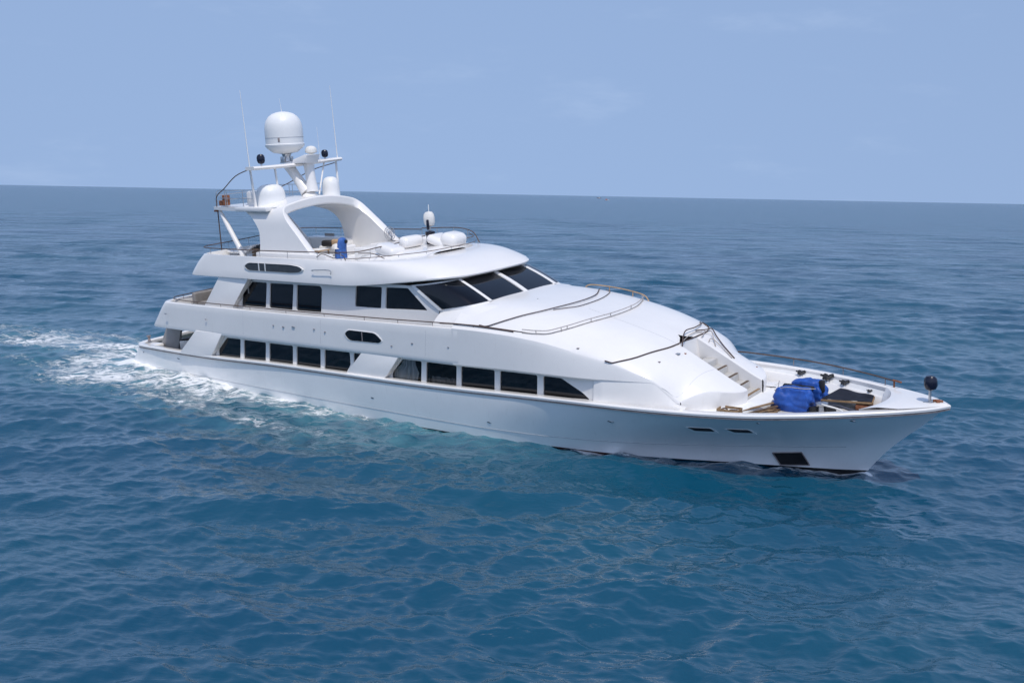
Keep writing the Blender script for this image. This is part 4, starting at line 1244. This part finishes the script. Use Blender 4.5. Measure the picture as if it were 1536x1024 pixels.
def b_anchorwinch(t):
    bm = B(); lathe(bm, [(.3, 0), (.28, .06), (.16, .1), (.14, .28), (.24, .34), (.24, .4), (.1, .45)], (0, 0, 0), 20); obj('drum', bm, 'steel', t, smooth=40)
    bm = B(); box(bm, (.3, .1, .18), (.4, .3, .34), Matrix.Rotation(.4, 3, 'Z'), .06); box(bm, (-.25, -.15, .14), (.3, .22, .26), Matrix.Rotation(1, 3, 'Z'), .04); obj('gearbox', bm, 'black', t, smooth=40)
    bm = B(); tube(bm, smooth_pts([(.1, 0, .3), (.6, .05, .35), (1.2, .1, .2), (1.9, .2, .1)], 5), .05, 8); obj('hose', bm, 'mesh', t, smooth=50)
    bm = B(); tube(bm, smooth_pts([(-.2, .3, .3), (.2, -.3, .42), (.7, -.2, .3), (1.0, -.35, .2)], 5), .035, 8); obj('cable', bm, 'cloth', t, smooth=50)
small('anchor_winch', 'dark anchor winch with hoses trailing forward, right of the blue bundle', 'winch', (38.4, -.2, FD), b_anchorwinch)
def b_ropecoil(t):
    bm = B()
    pts = []
    for k in range(90):
        a = k * .42
        pts.append(((.32 - .0016 * k) * math.cos(a) * (1 + .06 * math.sin(3.3 * a)), (.26 - .0012 * k) * math.sin(a), .03 + .0013 * k + .012 * math.sin(a * 1.7)))
    tube(bm, pts, .022, 6); obj('coil', bm, 'ropew', t, smooth=50)
small('rope_coil', 'coil of pale rope on the deck between the locker and the dark hatch', 'rope', (37.3, 1.75, FD), b_ropecoil)
def b_wrap(t):
    bm = B(); lumpy(bm, (0, 0, .14), (1.5, .5, .3), 21, 14, .05, .6); obj('wrap', bm, 'cloth', t, smooth=50)
small('white_sheet', 'crumpled white sheet beside the dark mesh hatch, towards the port bulwark', 'sheet', (38.05, 1.95, FD), b_wrap)
def b_cleat(t):
    bm = B(); lathe(bm, [(.1, 0), (.09, .03), (.05, .06), (.05, .16), (.07, .18)], (0, 0, 0), 12); obj('foot', bm, 'steel', t, smooth=40)
    bm = B(); tube(bm, [(-.2, 0, .2), (-.1, 0, .17), (.1, 0, .17), (.2, 0, .2)], .035, 8); obj('horn', bm, 'black', t, smooth=40)
    bm = B(); tube(bm, smooth_pts([(.12, .1, .1), (-.1, .08, .2), (.0, -.12, .12), (.15, .05, .22), (-.12, -.05, .1)], 5), .04, 6); obj('line', bm, 'black', t, smooth=40)
for k, (x, lab) in enumerate(((36.3, 'black mooring cleat on the port bulwark ledge above the white locker lids'), (37.55, 'largest black mooring cleat, with rope wound on it, on the port bulwark ledge'), (38.35, 'black mooring cleat on the port ledge behind the white sheet'), (39.5, 'small mooring cleat on the port ledge nearest the bow'))):
    t = small('mooring_cleat', lab, 'cleat', (x, float(hledge(x)) - .14, 1.88), b_cleat, 'mooring cleats on the port bow ledge')
    k_ = (1.0, 1.35, 1.0, .55)[k]
    t.matrix_world = t.matrix_world @ Matrix.Scale(k_, 4)
# thin joint lines in the bow bulwark
for x in (35.6, 38.0, 39.2):
    bm = B(); y = float(bd(x)); tube(bm, [(x, y - .245, 2.08), (x, float(hledge(x)) - .05, 1.9)], .008, 5); obj('joint', bm, 'seam', yacht)

# ------------------------------------------------------------------ far boats on the horizon
def far_boat(x, y, L, rz, label, hullm, housem):
    o = bpy.data.objects.new('distant_boat', None); COL.objects.link(o)
    o.location = (x, y, 0); o.rotation_euler = (0, 0, rz); o["label"] = label; o["category"] = "boat"
    bm = B()
    rr = []
    for u in np.linspace(0, 1, 12):
        w = .14 * L * (1 - max(0, u - .5)**2 * 3.8); zt = .09 * L * (1 + .5 * u * u)
        rr.append([(L * (u - .5), -max(w, .02), zt), (L * (u - .5) * .96, -max(w * .7, .01), -.5), (L * (u - .5) * .96, max(w * .7, .01), -.5), (L * (u - .5), max(w, .02), zt)])
    skin(bm, rr, True, True, True); obj('hull', bm, hullm, o, smooth=30)
    bm = B(); box(bm, (-.12 * L, 0, .17 * L), (.32 * L, .2 * L, .16 * L), None, .02 * L); obj('cabin', bm, housem, o, smooth=30)
    bm = B(); tube(bm, [(-.05 * L, 0, .2 * L), (-.05 * L, 0, .42 * L)], .012 * L, 6); obj('mast', bm, 'steel', o)
    return o
dv = lambda px: ((px - 768) / 1500.0)
far_boat(2400 * dv(905), 2400, 12, .3, 'tiny white boat with a red cabin far off on the horizon', 'cloth', 'red')
far_boat(4200 * dv(893), 4200, 18, 2.9, 'faint reddish vessel farthest away on the horizon, left of the white boat', 'rust', 'cloth')

# ------------------------------------------------------------------ sea: one sheet, displaced
def build_sea():
    rng = np.random.RandomState(8)
    hC = 10.0
    # rings: about one per picture row from 14 m out, coarse inside and beyond
    r_near = np.linspace(0.6, 17, 16)[:-1]
    dep = np.linspace(math.atan(hC / 17.0), math.atan(hC / 900.0), 1150)
    r_mid = hC / np.tan(dep)
    r_far = np.geomspace(950, 60000, 50)
    rr = np.concatenate([r_near, r_mid, r_far])
    a_f = np.linspace(-R(39), R(39), 1080)
    a_b = np.linspace(R(39), 2 * math.pi - R(39), 160)[1:-1]
    aa = np.concatenate([a_f, a_b])                    # angle from +Y towards +X, closed loop
    nr, na = len(rr), len(aa)
    A, RR = np.meshgrid(aa, rr)
    X = (RR * np.sin(A)).ravel(); Y = (RR * np.cos(A)).ravel()
    # grid spacing decides which waves a vertex can carry
    dr = np.gradient(rr); da = np.gradient(aa)
    sp = np.maximum(dr[:, None], (rr[:, None] * np.abs(da)[None, :])).ravel()
    lod = np.clip(np.log2(np.maximum(sp, .02) / .12) / 6.0, 0, 1)
    Z = np.zeros_like(X); DX = np.zeros_like(X); DY = np.zeros_like(X)
    near = np.where(RR.ravel() < 2500)[0]
    xs, ys, ss = X[near], Y[near], sp[near]
    z = np.zeros(len(near)); dx = np.zeros(len(near)); dy = np.zeros(len(near))
    nW = 104
    lams = np.geomspace(.25, 26.0, nW) * (1 + .1 * rng.randn(nW))
    wind = R(-97)
    grp = np.zeros(len(near))
    for k, (a, lx) in enumerate(((.3, 31.), (1.4, 47.), (2.5, 23.), (.9, 71.))):
        grp += np.sin(2 * math.pi * (xs * math.cos(a) + ys * math.sin(a)) / lx + k * 1.9)
    grp = 1 + .11 * grp
    for lam in lams:
        k = 2 * math.pi / lam
        spread = .36 if lam > 5 else (.5 if lam > 1.6 else .8)
        th = wind + spread * rng.randn()
        if lam < 2.6:
            steep = .047 if lam > .6 else .040
        elif lam < 7.5:
            steep = .050 * (2.6 / lam)**.75
        else:
            steep = .011
        amp = steep / k * (1 + .3 * rng.randn())
        fade = np.clip((lam / ss - 2.0) / 2.0, 0, 1)
        w = amp * fade * (grp if lam < 7 else 1.0)
        ph = k * (xs * math.cos(th) + ys * math.sin(th)) + rng.rand() * 6.283
        sn, c = np.sin(ph), np.cos(ph)
        z += w * c
        dx -= w * sn * .5 * math.cos(th); dy -= w * sn * .5 * math.sin(th)
    # --- wash along the hull and wake astern, laid out along the yacht's own track
    def dist(P):
        d = np.full(len(near), 1e9); tpar = np.zeros(len(near))
        n = len(P) - 1
        for i in range(n):
            ax, ay = P[i]; bx, by = P[i + 1]
            vx, vy = bx - ax, by - ay; L2 = vx * vx + vy * vy
            t = np.clip(((xs - ax) * vx + (ys - ay) * vy) / L2, 0, 1)
            q = np.hypot(xs - ax - t * vx, ys - ay - t * vy)
            m = q < d
            d[m] = q[m]; tpar[m] = (i + t[m]) / n
        return d, tpar
    hullside = [(5.0, 37.2), (2.5, 39.2), (-.2, 41.3), (-5.1, 45.4), (-10.6, 49.4), (-16.7, 53.0), (-21.6, 55.6)]
    outer = [(-1.2, 40.6), (-4.0, 40.2), (-6.6, 39.8), (-9.6, 41.7), (-13.1, 44.2), (-17.3, 48.0), (-21.1, 50.8), (-26.8, 55.8), (-32.5, 60.4), (-42, 66)]
    centre = [(-21, 59.5), (-26.5, 62.6), (-33, 66.6), (-42, 71.0), (-55, 76.5)]
    edge2 = [(-22.5, 63.0), (-26, 67.0), (-33, 71.0), (-44, 77.0)]
    d1, t1 = dist(hullside); d2, t2 = dist(outer); d3, t3 = dist(centre); d4, t4 = dist(edge2)
    # signed side: how far outboard of the hull line towards the camera
    ramp = np.clip((t1 - .05) / .45, 0, 1)
    f = (.92 + .32 * np.exp(-((t1 - .22) / .2)**2)) * np.clip(t1 / .2, 0, 1)**.5 * np.exp(-(d1 / (.22 + .95 * t1))**2)
    # streaky sheet between hull line and outer wave
    between = np.exp(-(d1 / (1.4 + 4.2 * np.clip(t1, 0, 1)))**4) * np.clip((t1 - .25) / .35, 0, 1) * .50
    f = np.maximum(f, between)
    f = np.maximum(f, (.64 * np.clip(t2 / .5, 0, 1)**.8 * (1 - .7 * t2)) * np.exp(-(d2 / (.55 + .9 * t2))**2))
    f = np.maximum(f, .62 * (1 - t3)**.7 * np.exp(-(d3 / (2.2 + 2.6 * t3))**4))
    f = np.maximum(f, .60 * (1 - t4)**.8 * np.exp(-(d4 / (.6 + .8 * t4))**2))
    bowside = [(13.2, 35.75), (12.4, 36.0), (9.8, 36.2), (5.0, 37.2)]
    d5, t5 = dist(bowside)
    f = np.maximum(f, (.75 * (1 - t5)**2 + .30) * np.exp(-(d5 / (.24 + .10 * t5))**2))
    aer = np.maximum.reduce([ramp * np.exp(-(d1 / 4.6)**2), 1.0 * np.exp(-(d3 / 5.5)**2) * (1 - t3), .6 * np.clip(t2 / .15, 0, 1) * np.exp(-(d2 / 2.2)**2) * (1 - .6 * t2)])
    # relief of the wash: raised bank along the hull, diverging crest, churned water
    z += .22 * ramp * np.exp(-(d1 / 1.0)**2) + .20 * np.clip(t2 / .2, 0, 1) * (1 - .6 * t2) * np.exp(-(d2 / .9)**2)
    z += .30 * np.exp(-(np.hypot(xs + 24, ys - 60.5) / 2.6)**2) + .09 * t5**.5 * np.exp(-(d5 / .6)**2)
    churn = np.zeros(len(near))
    for i in range(26):
        lam = rng.uniform(.35, 1.6); th = rng.rand() * 6.283; k = 2 * math.pi / lam
        churn += lam * .02 * np.clip((lam / ss - 2.2) / 2.0, 0, 1) * np.sin(k * (xs * math.cos(th) + ys * math.sin(th)) + rng.rand() * 6.28)
    z += churn * np.clip(aer * .7 + f * 1.5, 0, 1.9)
    # calm the water a little where the hull shelters it
    Z[near] = z; DX[near] = dx; DY[near] = dy
    # relax the few crests that would topple over
    G = [a_.reshape(nr, na) for a_ in (Z, DX, DY)]
    drc = np.maximum(dr[:, None], .03); dac = np.maximum(rr[:, None] * np.abs(da)[None, :], .03)
    def blur(g, n):
        for _ in range(n):
            g = (np.vstack([g[:1], g[:-1]]) + np.vstack([g[1:], g[-1:]]) + np.roll(g, 1, 1) + np.roll(g, -1, 1) + g) / 5
        return g
    for it in range(2):
        g0 = np.diff(G[0], axis=0, append=G[0][-1:]) / drc
        g1 = (np.roll(G[0], -1, 1) - G[0]) / dac
        bad = np.clip((np.hypot(g0, g1) - .42) / .14, 0, 1)
        wgt = np.clip(blur(bad, 14) * 4.0, 0, 1)
        G = [g * (1 - wgt) + blur(g, 26) * wgt for g in G]
    Z, DX, DY = (g.ravel() for g in G)
    foam = np.zeros_like(X); foam[near] = f
    aerA = np.zeros_like(X); aerA[near] = aer
    nv = nr * na
    co = np.empty((nv, 3), np.float32)
    co[:, 0] = X + DX; co[:, 1] = Y + DY; co[:, 2] = Z
    ii = np.arange(nr - 1)[:, None] * na + np.arange(na)[None, :]
    jj = np.arange(nr - 1)[:, None] * na + (np.arange(na)[None, :] + 1) % na
    quads = np.stack([ii, jj, jj + na, ii + na], -1).reshape(-1, 4)
    me = bpy.data.meshes.new('sea')
    me.vertices.add(nv); me.vertices.foreach_set('co', co.ravel())
    nf = len(quads)
    me.loops.add(nf * 4); me.loops.foreach_set('vertex_index', np.ascontiguousarray(quads.ravel(), dtype=np.int32))
    me.polygons.add(nf); me.polygons.foreach_set('loop_start', np.arange(0, nf * 4, 4, dtype=np.int32))
    me.polygons.foreach_set('loop_total', np.full(nf, 4, np.int32))
    me.polygons.foreach_set('use_smooth', np.ones(nf, bool))
    me.update(calc_edges=True)
    for nm, arr in (('foam', foam), ('aer', aerA), ('lod', lod)):
        at = me.attributes.new(nm, 'FLOAT', 'POINT'); at.data.foreach_set('value', arr.astype(np.float32))
    o = bpy.data.objects.new('sea', me); COL.objects.link(o)
    o['kind'] = 'structure'
    return o
sea = build_sea()

def sea_material():
    m = bpy.data.materials.new('sea water'); m.use_nodes = True
    n, l = m.node_tree.nodes, m.node_tree.links
    b = n["Principled BSDF"]
    geo = n.new("ShaderNodeNewGeometry")
    def attr(nm):
        a = n.new("ShaderNodeAttribute"); a.attribute_name = nm; return a.outputs["Fac"]
    def math_(op, a, b_=None, c=None, clamp=False):
        x = n.new("ShaderNodeMath"); x.operation = op; x.use_clamp = clamp
        for i, v in enumerate((a, b_, c)):
            if v is None: continue
            if isinstance(v, (int, float)): x.inputs[i].default_value = v
            else: l.new(v, x.inputs[i])
        return x.outputs[0]
    def noise(scale, detail, rough=.55, dist=0.0, stretch=(1, 1, 1), rot=0.0):
        mpn = n.new("ShaderNodeMapping"); mpn.inputs["Scale"].default_value = stretch; mpn.inputs["Rotation"].default_value = (0, 0, rot)
        l.new(geo.outputs["Position"], mpn.inputs[0])
        x = n.new("ShaderNodeTexNoise"); x.inputs["Scale"].default_value = scale; x.inputs["Detail"].default_value = detail
        x.inputs["Roughness"].default_value = rough; x.inputs["Distortion"].default_value = dist
        l.new(mpn.outputs[0], x.inputs["Vector"]); return x.outputs["Fac"]
    def sstep(v, a, b_, to=1.0):
        x = n.new("ShaderNodeMapRange"); x.interpolation_type = 'SMOOTHSTEP'
        x.inputs["From Min"].default_value = a; x.inputs["From Max"].default_value = b_; x.inputs["To Max"].default_value = to
        l.new(v, x.inputs["Value"]); return x.outputs[0]
    def mix(f, a, b_):
        x = n.new("ShaderNodeMix"); x.data_type = 'RGBA'
        l.new(f, x.inputs[0])
        for i, v in ((6, a), (7, b_)):
            if isinstance(v, tuple): x.inputs[i].default_value = v
            else: l.new(v, x.inputs[i])
        return x.outputs[2]
    foam, aer, lod = attr('foam'), attr('aer'), attr('lod')
    # foam lace: ridged noise veins broken by a finer noise, stretched along the track
    n1 = noise(.55, 9, .62, .9, (1, 1.9, 1), R(30))
    ridge = math_('SUBTRACT', 1.0, math_('MULTIPLY', math_('ABSOLUTE', math_('SUBTRACT', n1, .5)), 5.0))
    n0 = noise(.22, 3, .5, .6, (1, 2.2, 1), R(30))
    n2 = noise(2.2, 8, .7, .4, (1, 1.7, 1), R(30))
    pat = math_('MULTIPLY_ADD', n2, .9, math_('MULTIPLY', ridge, .55))
    fo2 = math_('MULTIPLY', foam, math_('MULTIPLY_ADD', n0, 1.15, .34))
    dens = math_('ADD', math_('MULTIPLY', fo2, 1.15), math_('MULTIPLY_ADD', pat, 1.0, -1.17))
    fm = sstep(dens, .0, .42, 1.0)
    fm = math_('MULTIPLY', fm, sstep(foam, .02, .2))
    # water body: deep blue green, with drifting patches; milky turquoise where it is full of bubbles
    nb = noise(.045, 4, .5, .3)
    body = mix(sstep(nb, .3, .7), (.0011, .051, .103, 1), (.0012, .066, .112, 1))
    na_ = noise(.8, 6, .6, .5, (1, 1.6, 1), R(30))
    av = math_('MULTIPLY', aer, sstep(na_, .28, .72), None)
    body = mix(math_('MULTIPLY', av, .75), body, (.10, .31, .35, 1))
    col = mix(fm, body, (.84, .85, .85, 1))
    l.new(col, b.inputs["Base Color"])
    b.inputs["IOR"].default_value = 1.8
    rl = math_('MULTIPLY_ADD', lod, .13, .03)
    l.new(math_('ADD', rl, math_('MULTIPLY', fm, .5)), b.inputs["Roughness"])
    # ripples
    h1 = noise(4.2, 3, .55, .2, (1, 2.4, 1), R(8))
    h2 = noise(1.5, 3, .55, .3, (1, 2.2, 1), R(-6))
    h3 = noise(.30, 4, .6, .3, (1, 2.2, 1), R(4))
    near = math_('SUBTRACT', 1.0, lod)
    hh = math_('MULTIPLY', math_('MULTIPLY_ADD', h1, .012, math_('MULTIPLY', h2, .034)), near)
    hh = math_('MULTIPLY_ADD', math_('MULTIPLY', h3, lod), .7, hh)
    h4 = noise(.075, 4, .6, .2, (1, 1.4, 1), R(4))
    hh = math_('MULTIPLY_ADD', math_('MULTIPLY', h4, math_('MULTIPLY', lod, lod)), 5.0, hh)
    hh = math_('MULTIPLY_ADD', fm, .05, hh)
    bp = n.new("ShaderNodeBump"); bp.inputs["Strength"].default_value = .8; bp.inputs["Distance"].default_value = 1.0
    l.new(hh, bp.inputs["Height"]); l.new(bp.outputs[0], b.inputs["Normal"])
    return m
sea.data.materials.append(sea_material())
